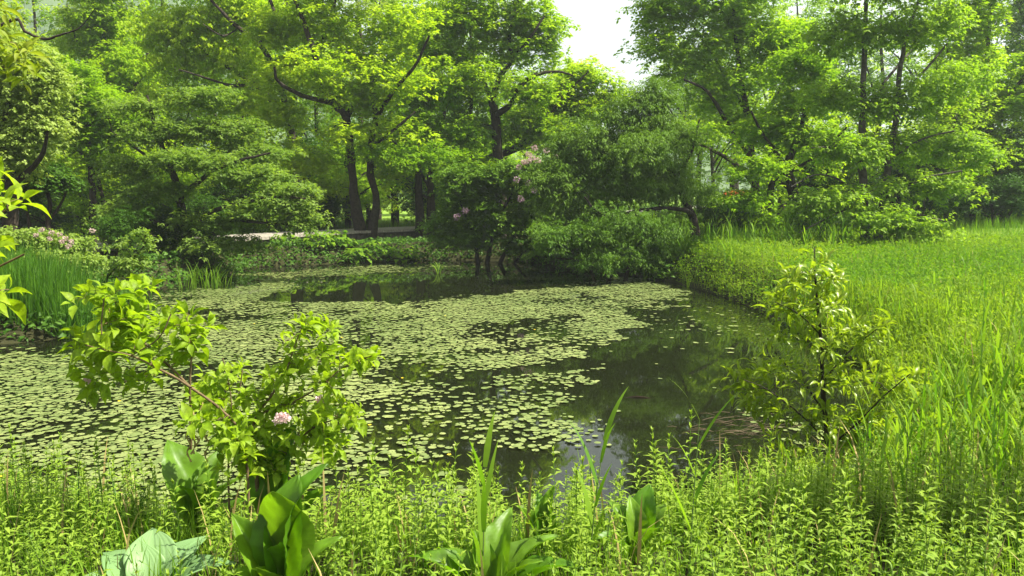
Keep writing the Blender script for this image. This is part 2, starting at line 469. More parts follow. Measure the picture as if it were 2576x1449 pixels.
def clump_leaves(mb, tips, per, rad, flat, L, proto, droop=.3, tilt=.55, var=.25, tuft=7):
    """each twig tip carries a domed spray of leaf tufts, each tuft a whorl of leaves"""
    n = len(tips); k = rng.poisson(per * 1.05 / tuft, n).clip(2)
    idx = np.repeat(np.arange(n), k); m = len(idx)
    rr = rad * rng.uniform(.6, 1.35, n)[idx]
    u = norm(rng.normal(size=(m, 3)) + np.array([0, 0, .6]))
    q = rng.random((m, 1)) ** .5
    off = u * q * rr[:, None] * np.array([1, 1, flat])
    off[:, 2] -= (off[:, 0] ** 2 + off[:, 1] ** 2) / (rr * 2.4)
    C = tips[idx] + off
    ct = rng.uniform(.1, .9, n)[idx] * .5 + rng.random(m) * .25
    j = np.repeat(np.arange(m), tuft); w = len(j)
    a = rng.uniform(0, 6.283, w)
    H2 = np.stack([np.cos(a), np.sin(a), np.zeros(w)], 1)
    D = H2 + u[j] * np.array([.6, .6, .3]) + rng.normal(size=(w, 3)) * .25; D = norm(D); D[:, 2] -= droop
    N = np.array([0, 0, .9]) + H2 * .35 + u[j] * .35 + rng.normal(size=(w, 3)) * tilt * .55
    P = C[j] + H2 * L * .12 + rng.normal(size=(w, 3)) * L * .25
    t = np.clip(ct[j] + .25 * rng.random(w), 0, 1)
    mb.inst(proto[0], proto[1], frames(D, N, L * rng.uniform(1 - var, 1 + var, w)), P, t)

def tree(name, label, cat, base, limbs, blobs, mat, bark='bark', n=220, per=110, rad=.55, flat=.45, L=.09, proto=LEAF1,
         droop=.35, tilt=.55, seed=1, group=None, shell=2.2, sag=.1, extra=None):
    global rng
    rng = np.random.default_rng(seed)
    root = empty(name, base); tag(root, label, cat, group)
    wood, lv = MB(), MB()
    tips = sample_blobs(blobs, n, shell)
    tips[:, 2] = np.maximum(tips[:, 2], .15)
    grow(limbs, tips, wood, sag=sag)
    clump_leaves(lv, tips, per, rad, flat, L, proto, droop, tilt)
    wood.build("trunk", M[bark], root, smooth=True, off=base)
    lv.build("crown", M[mat], root, off=base)
    return root

def B(px, py, d):
    w = W(px, py, d); w[2] = float(gz(w[0], w[1])) - .08
    return w

def px_tree(name, label, cat, d, base_px, limbs, blobs, mat, **k):
    dz = k.pop('dz', 1.0)
    b = B(base_px[0], base_px[1], d)
    ls = []
    for i, l in enumerate(limbs):
        q = limb_px(l, d)
        if i == 0 or abs(l[0][1] - base_px[1]) < 12:
            q[0, 2] = float(gz(q[0, 0], q[0, 1])) - .1
            q[0, 3] *= 1.35
        ls.append(q)
    return tree(name, label, cat, b, ls, blobs_px(blobs, d, dz), mat, **k)

T_GROUP = None
px_tree("broadleaf_tree", "tall drooping tree with two dark trunks side by side behind the boardwalk", "tree", 27, (905, 568),
        [[(908, 568, 27), (890, 480, 22), (884, 400, 20), (872, 300, 19), (845, 262, 20), (805, 205, 17), (790, 130, 14, 26), (765, 60, 11, 26), (735, -20, 8, 26)],
         [(930, 568, 22), (947, 505, 18), (932, 440, 19), (932, 370, 17), (946, 295, 14), (936, 235, 10), (960, 150, 8)],
         [(872, 300, 14), (900, 230, 11, 28), (915, 160, 9, 28.5), (905, 60, 7, 29)],
         [(946, 295, 12), (1000, 215, 10, 26), (1045, 165, 8, 25.5), (1080, 90, 6, 25)],
         [(932, 372, 10), (1000, 320, 8, 26), (1045, 280, 5, 26)],
         [(845, 262, 13), (760, 240, 11, 25.5), (700, 205, 9, 25), (690, 170, 6, 24.5)],
         [(790, 130, 9), (830, 60, 7, 27), (850, -30, 5, 27)]],
        [(735, 190, 100, 45), (800, 60, 120, 60), (790, 160, 90, 40, -1.5), (930, 130, 110, 55), (890, 240, 110, 40), (1010, 50, 90, 50), (700, 290, 80, 40),
         (980, 330, 90, 35), (860, -90, 170, 70), (1000, 190, 90, 45, -1), (690, 80, 70, 50), (860, 330, 70, 30, -1), (780, 400, 90, 30), (830, 470, 70, 26, 1), (700, 380, 80, 36, 1), (980, 430, 60, 22, 1)],
        'spring', n=520, per=85, rad=.70, flat=.45, L=.15, seed=11)
px_tree("broadleaf_tree", "tall forked tree with a yellow green crown on the left side of the sky gap", "tree", 29, (1258, 560),
        [[(1258, 560, 30), (1262, 480, 27), (1252, 400, 25), (1250, 330, 24), (1245, 285, 23), (1238, 255, 16), (1255, 200, 13), (1285, 150, 11), (1280, 90, 9), (1300, 20, 7), (1310, -80, 5)],
         [(1248, 290, 18), (1285, 262, 14, 28.5), (1310, 215, 12, 28), (1345, 190, 10, 28), (1400, 180, 7, 28), (1440, 190, 4, 28)],
         [(1238, 255, 12), (1215, 200, 10, 30), (1190, 130, 8, 30.5), (1180, 40, 6, 31)],
         [(1285, 150, 8), (1330, 100, 7, 28), (1370, 40, 5, 28)]],
        [(1200, 50, 120, 55), (1330, 40, 85, 50), (1110, 120, 100, 50), (1290, 120, 100, 45), (1385, 150, 65, 36), (1130, 40, 90, 50), (1370, 80, 52, 45), (1170, 180, 100, 45, -1),
         (1250, -70, 140, 60), (1330, 220, 80, 35, -1), (1120, 230, 90, 35, 1), (1180, 330, 80, 30, 1), (1320, 300, 80, 40, 1), (1200, 420, 90, 30, -1)],
        'spring', n=520, per=85, rad=.70, flat=.45, L=.15, seed=12)
px_tree("broadleaf_tree", "low tree with a dark trunk leaning right beneath the sky gap", "tree", 31, (1165, 540),
        [[(1165, 540, 26), (1185, 440, 24), (1240, 395, 22), (1310, 368, 19), (1372, 330, 16), (1440, 290, 13), (1510, 255, 9), (1560, 230, 5)],
         [(1310, 368, 13), (1340, 300, 10, 32), (1380, 240, 8, 33), (1400, 200, 5, 33)],
         [(1372, 330, 10), (1400, 260, 8, 30), (1450, 210, 6, 30), (1480, 180, 4, 30)]],
        [(1455, 185, 60, 40), (1510, 222, 55, 32), (1400, 230, 80, 45), (1480, 280, 80, 40), (1360, 300, 80, 40), (1560, 240, 40, 25), (1420, 345, 90, 30, -1)],
        'spring', n=320, per=85, rad=.66, flat=.45, L=.145, seed=13)
px_tree("slender_tree", "slender tree with two thin dark trunks just left of the mauve flowered shrub", "tree", 28, (1065, 560),
        [[(1058, 560, 22), (1054, 480, 18), (1050, 400, 15), (1046, 330, 12), (1060, 250, 8)],
         [(1090, 560, 22), (1084, 480, 17), (1082, 430, 14), (1100, 350, 10), (1120, 280, 7)],
         [(1084, 480, 9), (1064, 445, 7), (1052, 420, 7)],
         [(1052, 420, 9), (1010, 370, 6, 27), (970, 350, 4, 27)]],
        [(1050, 320, 90, 45), (1110, 390, 70, 28, -1), (1010, 400, 80, 24, -1.5), (1150, 330, 80, 45), (1060, 240, 90, 40), (960, 380, 80, 20, -1.5)],
        'fresh', n=240, per=95, rad=.6, flat=.35, L=.11, seed=14)
px_tree("slender_tree", "single thin straight trunk between the forked tree and the two joined trunks", "tree", 30, (1188, 560),
        [[(1188, 560, 16), (1186, 440, 13), (1184, 380, 12), (1182, 300, 10), (1186, 250, 8), (1190, 180, 5)],
         [(1184, 380, 7), (1150, 310, 5), (1140, 260, 3)]],
        [(1190, 250, 70, 40), (1220, 340, 70, 30), (1150, 300, 50, 30), (1210, 420, 70, 30)],
        'fresh', n=130, per=95, rad=.6, flat=.35, L=.11, seed=15)
px_tree("layered_tree", "wide tree with flat tiers of pale leaves over the left boardwalk", "tree", 20.5, (470, 640),
        [[(480, 650, 26), (466, 570, 22), (452, 500, 20), (436, 440, 17), (410, 370, 13), (385, 300, 10), (370, 240, 6)],
         [(466, 570, 15), (540, 530, 12, 19.5), (620, 505, 9, 19), (700, 495, 7, 18.6), (770, 500, 4, 18.5)],
         [(452, 500, 13), (520, 440, 11, 20), (600, 405, 8, 19.6), (680, 385, 5, 19.6)],
         [(470, 600, 10), (400, 560, 7, 19.6), (320, 540, 5, 19.4)],
         [(436, 440, 9), (350, 380, 7, 21), (280, 330, 4, 21)],
         [(500, 640, 14), (560, 560, 10, 20.2), (650, 560, 7, 19), (740, 565, 4, 18.6)]],
        [(730, 480, 75, 26, -1.6), (640, 440, 110, 22, -1), (680, 520, 110, 22, -1.6), (540, 555, 110, 26, -1), (765, 555, 60, 22, -1.8), (430, 330, 130, 30), (345, 265, 90, 26),
         (560, 320, 110, 28), (640, 380, 110, 24), (330, 420, 80, 28), (320, 530, 80, 24, -.8), (500, 240, 100, 26), (410, 480, 90, 24, -1), (480, 400, 120, 24, -1), (560, 610, 120, 22, -1.2), (400, 610, 90, 22)],
        'layer', n=560, per=80, rad=.46, flat=.26, L=.10, proto=OVATE, droop=.2, tilt=.4, seed=16)
px_tree("olive_tinted_tree", "pale olive green tree with hanging flower tassels at the left edge of the photo", "tree", 16, (20, 640),
        [[(22, 640, 44), (24, 560, 38), (30, 470, 34), (12, 380, 28), (20, 280, 20), (50, 180, 12)],
         [(30, 470, 18), (100, 400, 12, 15.5), (120, 330, 7, 15)],
         [(-120, 150, 14, 12), (30, 50, 8, 12), (62, 78, 7, 12), (110, 98, 7, 12), (150, 88, 5, 12), (200, 70, 3, 12), (240, 20, 2, 12)],
         [(12, 380, 18), (-60, 280, 12), (-110, 160, 10, 13)]],
        [(30, 150, 90, 50), (70, 240, 80, 45), (30, 330, 90, 45), (100, 310, 60, 35), (20, 410, 70, 30), (110, 190, 50, 35), (-80, 200, 90, 80), (60, 380, 60, 25), (-60, 60, 90, 70), (90, 200, 50, 25)],
        'olive', n=620, per=110, rad=.44, flat=.5, L=.075, seed=17, droop=.6)
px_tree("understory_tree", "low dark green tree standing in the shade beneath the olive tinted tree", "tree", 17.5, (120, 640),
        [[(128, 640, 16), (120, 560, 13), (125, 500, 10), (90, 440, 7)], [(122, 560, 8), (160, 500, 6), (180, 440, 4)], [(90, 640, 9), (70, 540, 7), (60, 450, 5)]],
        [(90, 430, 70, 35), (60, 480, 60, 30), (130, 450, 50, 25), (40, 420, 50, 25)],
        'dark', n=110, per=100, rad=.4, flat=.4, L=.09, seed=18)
px_tree("woodland_tree", "straight grey trunk behind the pink flowered shrub on the left", "tree", 25, (236, 600),
        [[(236, 605, 22), (234, 500, 18), (228, 410, 15), (222, 330, 12), (240, 240, 8)],
         [(228, 410, 9), (180, 360, 8, 25), (145, 325, 5, 25)], [(228, 420, 9), (290, 340, 7, 26), (330, 270, 5, 26)]],
        [(230, 250, 100, 45), (170, 190, 80, 40), (300, 300, 90, 40), (200, 340, 90, 40), (150, 280, 70, 40), (260, 400, 80, 25)],
        'fresh', n=320, per=100, rad=.55, flat=.42, L=.105, seed=19)
px_tree("woodland_tree", "thin dark twin stem just right of the grey straight trunk on the left", "tree", 26.5, (272, 600),
        [[(274, 600, 17), (262, 520, 13), (248, 450, 11), (252, 390, 8), (270, 330, 5)], [(248, 450, 9), (195, 375, 7), (170, 340, 5)], [(195, 375, 6), (130, 430, 5), (112, 480, 4)]],
        [(280, 330, 70, 35), (160, 400, 60, 25), (330, 400, 60, 30)],
        'spring', n=80, per=110, rad=.5, flat=.4, L=.085, seed=20)
px_tree("broadleaf_tree", "bright yellow green tree rising against the bluish hill near the top left corner", "tree", 33, (290, 580),
        [[(290, 585, 22), (285, 450, 19), (280, 300, 15), (270, 180, 11), (260, 80, 7), (250, -20, 4)], [(280, 300, 10), (350, 200, 8, 32), (380, 100, 5, 32)], [(270, 200, 8), (200, 120, 5), (180, 60, 4)]],
        [(250, 60, 85, 50), (270, 130, 85, 40), (190, 100, 50, 30, 1), (330, 160, 80, 40, -1), (250, -50, 80, 60), (300, 230, 100, 35)],
        'spring', n=300, per=100, rad=.7, flat=.5, L=.15, seed=21, droop=.6)
px_tree("drooping_tree", "tree with long dark branches slanting up to the left", "tree", 29, (730, 560),
        [[(735, 565, 30), (740, 450, 27), (735, 340, 23), (700, 270, 19), (640, 210, 14), (560, 160, 11), (500, 120, 7), (440, 90, 4)],
         [(735, 340, 18), (700, 200, 14, 28), (655, 110, 12, 28), (600, 70, 10, 28), (540, 10, 7, 28), (500, -40, 4, 28)],
         [(655, 110, 11), (690, 60, 9, 28), (680, 0, 8, 28), (640, -60, 5, 28)],
         [(640, 210, 9), (580, 215, 7, 28), (500, 190, 5, 27.5), (450, 175, 3, 27.5)],
         [(600, 70, 6), (560, 90, 4, 27.5), (510, 60, 3, 27)]],
        [(500, 70, 110, 50), (590, 150, 110, 45), (620, 20, 100, 45), (450, 160, 80, 40), (560, 250, 120, 35), (540, -60, 130, 50), (410, 70, 70, 60), (660, 240, 80, 35), (430, 240, 90, 30)],
        'spring', n=460, per=75, rad=.66, flat=.42, L=.14, seed=22, droop=.9)
px_tree("woodland_tree", "dull green tree with bare looking upper branches behind the two trunk tree", "tree", 40, (900, 560),
        [[(900, 560, 16), (905, 400, 14), (908, 250, 12), (903, 120, 9), (900, 20, 6), (890, -60, 4)], [(903, 120, 7), (940, 60, 5), (960, -10, 3)], [(903, 150, 6), (860, 70, 4), (840, 0, 3)]],
        [(900, 20, 80, 40), (950, 0, 50, 40), (860, 100, 70, 40), (920, 200, 90, 60)],
        'olive', n=110, per=70, rad=.6, flat=.4, L=.10, seed=23)

# right hand side
px_tree("willow_tree", "dense dark willow with a low horizontal limb beneath the sky gap", "tree", 21, (1745, 600),
        [[(1752, 605, 26), (1745, 555, 22), (1722, 500, 17), (1700, 450, 14), (1640, 400, 10), (1590, 340, 7)],
         [(1747, 550, 13), (1722, 528, 11, 20.7), (1660, 524, 9, 20.4), (1600, 530, 7, 20.1), (1545, 545, 5, 19.8), (1500, 530, 6, 19.5), (1470, 495, 4, 19.5)],
         [(1700, 450, 9), (1740, 380, 7), (1760, 300, 5)],
         [(1545, 545, 7), (1510, 500, 6), (1480, 470, 5), (1440, 440, 4)],
         [(1600, 528, 7), (1570, 480, 5), (1560, 420, 4)]],
        [(1480, 380, 110, 50), (1590, 290, 90, 50), (1540, 430, 120, 32), (1400, 450, 80, 40, -.6), (1680, 350, 100, 50), (1640, 240, 70, 36), (1520, 340, 110, 50), (1660, 430, 80, 26), (1580, 380, 110, 50, -1), (1440, 420, 80, 40), (1480, 490, 110, 22, -.5), (1620, 480, 90, 18, -.4), (1400, 520, 70, 22, -.6), (1700, 545, 60, 20, .6), (1440, 540, 70, 26, .4), (1560, 470, 120, 26, -.4), (1500, 560, 90, 16, 1), (1620, 565, 90, 14, 1), (1680, 470, 80, 26, -.3), (1760, 480, 60, 40, .3)],
        'willow', n=760, per=110, rad=.42, flat=.55, L=.115, proto=LANCE, droop=.6, seed=24)
px_tree("willow_shrub", "low spreading willow bush overhanging the water at the far right corner of the pond", "shrub", 18.6, (1540, 690),
        [[(1540, 686, 12), (1520, 650, 9), (1480, 610, 6), (1440, 600, 3)], [(1560, 686, 12), (1590, 640, 8), (1620, 600, 4)], [(1530, 686, 9), (1470, 665, 6), (1400, 650, 4)]],
        [(1480, 600, 110, 44), (1640, 580, 80, 34), (1550, 560, 90, 40), (1380, 600, 60, 46, -.3), (1660, 640, 50, 30, .5), (1570, 620, 90, 38), (1520, 655, 110, 22, -.4), (1625, 650, 50, 26), (1450, 590, 70, 20), (1380, 620, 40, 20)],
        'willow', n=400, per=60, rad=.30, flat=.7, L=.10, shell=1.2, proto=LANCE, droop=.5, seed=25)
px_tree("broadleaf_tree", "large bright green tree bordering the sky gap on its right side", "tree", 26, (1905, 590),
        [[(1908, 595, 26), (1902, 500, 22), (1892, 400, 19), (1880, 290, 16), (1860, 180, 12), (1850, 80, 9), (1840, -60, 5)],
         [(1892, 400, 12), (1830, 310, 10, 25.5), (1780, 230, 8, 25), (1720, 200, 5, 25)],
         [(1902, 470, 13), (1850, 412, 11, 25), (1780, 372, 8, 24.5), (1740, 360, 5, 24.2)],
         [(1880, 290, 9), (1800, 150, 7, 27), (1740, 60, 5, 27)],
         [(1885, 330, 9), (1960, 230, 7, 26.5), (2010, 100, 5, 27)]],
        [(1665, 60, 65, 45), (1660, 120, 55, 28, -.5), (1760, 130, 100, 50), (1720, 0, 100, 50), (1860, 60, 110, 60), (1700, 185, 70, 22), (1790, 240, 90, 40), (1960, 100, 100, 60), (1880, 190, 100, 45),
         (1760, -90, 130, 60), (1900, -60, 130, 60), (1780, 330, 80, 28, -1), (1900, 300, 90, 40), (1640, 20, 45, 30)],
        'fresh', n=560, per=85, rad=.66, flat=.42, L=.14, seed=26)
px_tree("gnarled_tree", "dark gnarled trunk with an arched side limb right of centre, half hidden by leaves", "tree", 23, (2005, 580),
        [[(2010, 580, 34), (2000, 520, 30), (1990, 460, 26), (1980, 420, 22), (2010, 340, 14), (2030, 250, 8)],
         [(1965, 575, 18), (1940, 530, 18), (1938, 480, 17), (1955, 440, 16), (1982, 425, 16)],
         [(1980, 420, 12), (1920, 340, 8, 22.5), (1890, 280, 5, 22)], [(1985, 435, 10), (2070, 380, 8, 22.5), (2130, 320, 5, 22)]],
        [(1950, 330, 90, 45), (2030, 250, 90, 50), (1900, 420, 80, 28, -1), (2070, 360, 80, 40), (2020, 160, 80, 50), (1860, 500, 70, 22, -1), (1960, 560, 60, 22, -.6)],
        'fresh', n=330, per=95, rad=.52, flat=.4, L=.105, seed=27)
px_tree("alder_tree", "pair of slender grey trunks with airy leaves standing in the grass on the right", "tree", 19.5, (2185, 640),
        [[(2182, 650, 26), (2176, 580, 22), (2172, 500, 21), (2170, 400, 20), (2170, 300, 17), (2172, 200, 14), (2176, 80, 11), (2180, -60, 7), (2185, -160, 3)],
         [(2200, 650, 24), (2215, 570, 20), (2222, 500, 19), (2236, 400, 17), (2254, 310, 15), (2262, 190, 12), (2280, 90, 9), (2312, 0, 7), (2335, -100, 4)],
         [(2172, 500, 7), (2110, 452, 5, 19), (2050, 440, 4, 18.6), (1990, 470, 2, 18.4)],
         [(2170, 380, 7), (2100, 370, 5, 18.8), (2040, 372, 3, 18.5)],
         [(2200, 560, 7), (2130, 530, 6, 18.6), (2060, 560, 4, 18.2), (2010, 585, 2, 18)],
         [(2236, 400, 8), (2320, 350, 6, 19), (2400, 330, 4, 18.6)],
         [(2222, 500, 8), (2320, 450, 6, 18.8), (2420, 430, 4, 18.4)],
         [(2216, 560, 7), (2300, 540, 6, 18.6), (2390, 560, 3, 18.2)],
         [(2170, 300, 9), (2230, 200, 7, 20), (2300, 120, 4, 20.5)],
         [(2258, 250, 8), (2350, 150, 6, 19.8), (2420, 60, 4, 20)]],
        [(2130, 90, 110, 60), (2320, 70, 120, 60), (2400, 200, 110, 60), (2260, 250, 130, 50), (2090, 240, 90, 50), (2300, 370, 140, 45), (2120, 380, 110, 40, -.6), (2330, 470, 110, 35, -.6),
         (2100, 500, 110, 26, -1), (2240, 550, 130, 28, -1), (2430, 380, 80, 50), (2040, 520, 70, 24, -1), (2220, -80, 180, 70), (2330, 590, 90, 18, -1)],
        'alder', bark='bark_pale', n=720, per=58, rad=.46, flat=.5, L=.115, proto=OVATE, seed=28, tilt=.6)
px_tree("broadleaf_tree", "sunny yellow green tree at the right edge behind the pair of slender trunks", "tree", 27, (2500, 570),
        [[(2500, 575, 26), (2495, 450, 22), (2490, 330, 18), (2480, 200, 13), (2490, 60, 8), (2500, -60, 4)], [(2490, 330, 12), (2420, 230, 8), (2380, 120, 5)], [(2490, 300, 12), (2570, 200, 8), (2620, 100, 5)]],
        [(2450, 150, 90, 60), (2530, 250, 90, 50), (2480, 350, 90, 40), (2420, 50, 90, 50), (2620, 200, 80, 90), (2400, 280, 90, 40), (2500, 440, 90, 30), (2480, -60, 100, 60), (2650, 380, 90, 60)],
        'spring', n=430, per=90, rad=.64, flat=.42, L=.145, seed=29)
px_tree("conifer_tree", "dark green tree top showing at the upper right corner", "tree", 36, (2600, 560),
        [[(2600, 565, 24), (2595, 400, 20), (2590, 250, 15), (2585, 100, 10), (2580, -60, 4)]],
        [(2585, 60, 50, 70), (2590, 180, 60, 50), (2590, -40, 40, 50), (2620, 300, 70, 60)],
        'dark', n=180, per=110, rad=.5, flat=.5, L=.10, seed=30)
px_tree("understory_shrub", "dark low thicket in the shade at the right edge above the grass", "shrub", 25, (2500, 560),
        [[(2500, 560, 9), (2495, 520, 7), (2470, 480, 4)], [(2520, 560, 7), (2560, 500, 4)]],
        [(2470, 480, 80, 28), (2560, 470, 80, 32), (2520, 510, 80, 26), (2400, 520, 50, 24)],
        'dark', n=150, per=90, rad=.45, flat=.4, L=.09, seed=31)

# background row: copies of four woodland trees
def proto_tree(seed, mat, hgt, wid, name, label, cat, L=.14, per=95, n=150):
    global rng
    rng = np.random.default_rng(seed)
    limbs = [np.array([(0, 0, -.1, .17), (.1, 0, hgt * .25, .15), (-.1, .1, hgt * .5, .11), (.15, 0, hgt * .75, .06), (0, 0, hgt * .95, .02)])]
    for k in range(5):
        a = rng.uniform(0, 6.28); z = hgt * rng.uniform(.22, .5)
        limbs.append(np.array([(0, 0, z, .08), (math.cos(a) * wid * .35, math.sin(a) * wid * .35, z + hgt * .15, .05), (math.cos(a) * wid * .7, math.sin(a) * wid * .7, z + hgt * .24, .02)]))
    bl = [(np.array([rng.uniform(-.45, .45) * wid, rng.uniform(-.45, .45) * wid, hgt * z]), np.array([wid * .5, wid * .5, hgt * .11])) for z in np.linspace(.3, .95, 10)]
    bl.append((np.array([0, 0, hgt * .6]), np.array([wid * .8, wid * .8, hgt * .28])))
    wood, lv = MB(), MB()
    tips = sample_blobs(bl, n, 2.4); grow(limbs, tips, wood)
    clump_leaves(lv, tips, per, .75, .42, L, LEAF1, .4, .55)
    return (name, wood.mesh("trunk", M['bark'], True), lv.mesh("crown", M[mat]), label, cat)
P_TREES = [proto_tree(101, 'spring', 12, 3.6, "background_tree", "", "tree"),
           proto_tree(102, 'mid', 12, 3.8, "background_tree", "", "tree"),
           proto_tree(103, 'olive', 10, 3.2, "background_tree", "", "tree"),
           proto_tree(104, 'spring', 4.2, 2.4, "background_bush", "", "shrub", L=.11, n=110)]
P_TREES[3] = P_TREES[3]
def put(p, x, y, s, rz, label, group, sz=None):
    name, wm, lm, _, cat = p
    r = empty(name, (x, y, float(gz(x, y)) - .1)); r.rotation_euler.z = rz; r.scale = (s, s, sz or s)
    tag(r, label, cat, group)
    for nm, me in (("trunk", wm), ("crown", lm)):
        o = bpy.data.objects.new(nm, me); COL.objects.link(o); o.parent = r
    return r
BG = [(1790, 37, 1, .58), (1720, 40, 0, .55), (1760, 44, 1, .72), (1840, 41, 0, .7), (1700, 50, 1, .62), (1930, 44, 1, .8), (610, 36, 1, .8), (800, 35, 1, .72), (990, 37, 1, .75), (1120, 36, 1, .7), (460, 36, 1, .75), (90, 36, 1, .8), (1240, 38, 1, .62), (-200, 46, 0, 1.1), (-40, 40, 1, 1.0), (110, 47, 0, .95), (200, 42, 2, .9), (330, 50, 1, 1.15), (430, 42, 0, .95), (540, 46, 1, 1.05), (640, 40, 0, .92), (740, 48, 1, 1.1),
      (840, 52, 0, 1.15), (950, 45, 1, 1.0), (1050, 50, 0, 1.05), (1150, 44, 1, .88), (1240, 52, 0, .95), (1330, 46, 1, .72), (1430, 56, 0, .62), (1530, 62, 1, .52), (1640, 60, 0, .66),
      (1740, 66, 1, 1.0), (1850, 64, 0, 1.15), (1980, 52, 1, .95), (2090, 58, 0, 1.05), (2200, 46, 1, .85), (2330, 50, 0, 1.0), (2450, 44, 1, .95), (2580, 40, 0, 1.0), (2720, 42, 1, 1.0),
      (1390, 75, 1, .8), (1580, 85, 1, .75), (1500, 95, 0, .85)]
side = ["far left", "left", "centre left", "centre", "centre right", "right", "far right"]
for i, (px, d, k, s) in enumerate(BG):
    w = W(px, 500, d)
    put(P_TREES[k], w[0], w[1], s * (1.0 if 1300 < px < 1720 or d < 39 else 1.3), i * 1.7, "hazy woodland tree in the back row, glimpsed between nearer crowns", "back row of woodland trees")
BU = [(px + (i * 29) % 23 - 11, 31.5 + (i * 7) % 5 * 1.3, 3 + (i % 3 == 0)) for i, px in enumerate(range(-60, 1330, 62))] + [(px, 37.5 + (i * 5) % 4, 3 + (i % 2)) for i, px in enumerate(range(-30, 1300, 85))] + \
     [(2080, 30, 3), (2130, 35, 4), (2240, 32, 3), (2340, 28, 4), (2430, 33, 3), (1960, 34, 4), (2500, 29, 3), (2600, 27, 4), (2020, 27, 3), (2390, 26, 3)]
P_DARK = proto_tree(106, 'dark', 4.2, 2.6, "background_bush", "", "shrub", L=.14, n=130)  # dark leaf colour carries the deep shade under the trees
P_TREES.append(proto_tree(105, 'fresh', 4.2, 2.4, "background_bush", "", "shrub", L=.12, n=110))
for i, (px, py, d, sc, lb) in enumerate([(1560, 590, 22.5, .34, "low bush below the horizontal willow limb"), (1650, 592, 23, .30, "small bush just left of the willow trunk"), (1790, 590, 23.5, .38, "bush just right of the willow trunk"),
        (1860, 585, 24, .36, "shaded bush at the foot of the large bright tree"), (1470, 600, 22.5, .36, "dark bush between the mauve flowered shrub and the horizontal willow limb"), (380, 640, 21, .34, "bush darkened for shade beneath the left side of the tiered tree"),
        (450, 640, 20.3, .30, "bush darkened for shade at the water edge under the tiered tree"), (300, 640, 18.5, .30, "dark bush behind the leafy spray"), (520, 640, 21.5, .36, "bush darkened for shade beneath the right side of the tiered tree"), (2060, 590, 22, .36, "bush left of the pair of slender grey trunks")]):
    w = W(px, py, d); put(P_DARK, w[0], w[1], sc, i * 1.9, lb, None)
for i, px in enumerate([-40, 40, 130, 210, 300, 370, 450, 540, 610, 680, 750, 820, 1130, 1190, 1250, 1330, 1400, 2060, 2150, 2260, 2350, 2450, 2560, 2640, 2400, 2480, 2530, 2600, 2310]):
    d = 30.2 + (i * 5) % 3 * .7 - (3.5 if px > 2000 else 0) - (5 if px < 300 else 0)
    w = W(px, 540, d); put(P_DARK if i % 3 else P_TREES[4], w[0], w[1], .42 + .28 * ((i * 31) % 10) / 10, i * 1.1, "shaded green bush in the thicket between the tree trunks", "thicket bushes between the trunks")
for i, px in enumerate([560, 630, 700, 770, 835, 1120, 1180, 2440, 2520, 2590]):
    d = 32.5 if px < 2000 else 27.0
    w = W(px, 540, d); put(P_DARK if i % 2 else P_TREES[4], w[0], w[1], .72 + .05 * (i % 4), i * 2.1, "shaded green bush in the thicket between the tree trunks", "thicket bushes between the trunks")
for i, (px, d, kk) in enumerate(BU):
    w = W(px, 540, d)
    put(P_TREES[kk], w[0], w[1], .55 + .6 * ((i * 37) % 10) / 10, i * 2.3, "sunlit yellow green bush on the woodland floor beyond the boardwalk", "bushes beyond the boardwalk")

# ------------------------------------------------------------------ flowering shrubs
def flower_heads(root, centres, size, mat, off, per=36):
    for c in centres:
        mb = MB()
        n = per; u = norm(rng.normal(size=(n, 3))); P = np.asarray(c) + u * size * rng.uniform(.5, 1, (n, 1)) * np.array([1, 1, .8])
        mb.inst(OVATE[0] * np.array([1.7, 1, 1]), OVATE[1], frames(u + rng.normal(size=(n, 3)) * .6, rng.normal(size=(n, 3)) + u, size * .62 * rng.uniform(.7, 1.2, n)), P, rng.random(n))
        mb.build("flower_cluster", M[mat], root, off=off)

r = px_tree("flowering_shrub", "big dark shrub with pink and mauve blossom at the far bank", "shrub", 23.3, (1200, 650),
        [[(1205, 652, 10), (1195, 600, 8), (1170, 540, 6), (1150, 480, 4)], [(1215, 652, 11), (1240, 590, 9), (1270, 520, 7), (1310, 450, 5), (1340, 400, 3)],
         [(1230, 652, 10), (1290, 600, 8), (1350, 550, 6), (1400, 490, 4)], [(1250, 652, 8), (1330, 620, 6), (1390, 590, 4)]],
        [(1200, 460, 90, 50), (1360, 560, 90, 40), (1150, 600, 70, 30), (1390, 440, 60, 40), (1170, 500, 80, 36), (1270, 440, 90, 36), (1330, 420, 70, 30), (1230, 540, 100, 36), (1350, 490, 80, 36), (1300, 570, 100, 34), (1130, 560, 60, 26), (1200, 600, 90, 20), (1320, 620, 60, 18), (1160, 440, 60, 26)],
        'shrub', n=560, per=90, rad=.36, flat=.45, L=.095, seed=41)
off = tuple(r.location)
flower_heads(r, [W(*p) for p in [(1340, 398, 22.5), (1318, 408, 22.4), (1330, 388, 22.6), (1352, 404, 22.6), (1305, 420, 22.4), (1345, 372, 22.9), (1375, 378, 22.9), (1328, 406, 22.2), (1400, 395, 22.8)]], .08, 'pink', off, 60)
flower_heads(r, [W(*p) for p in [(1300, 452, 22), (1330, 460, 22), (1360, 450, 22), (1390, 470, 22), (1345, 480, 22), (1410, 440, 22.1), (1150, 545, 22.5), (1170, 530, 22.5),
     (1310, 500, 21.8)]], .085, 'mauve', off, 60)

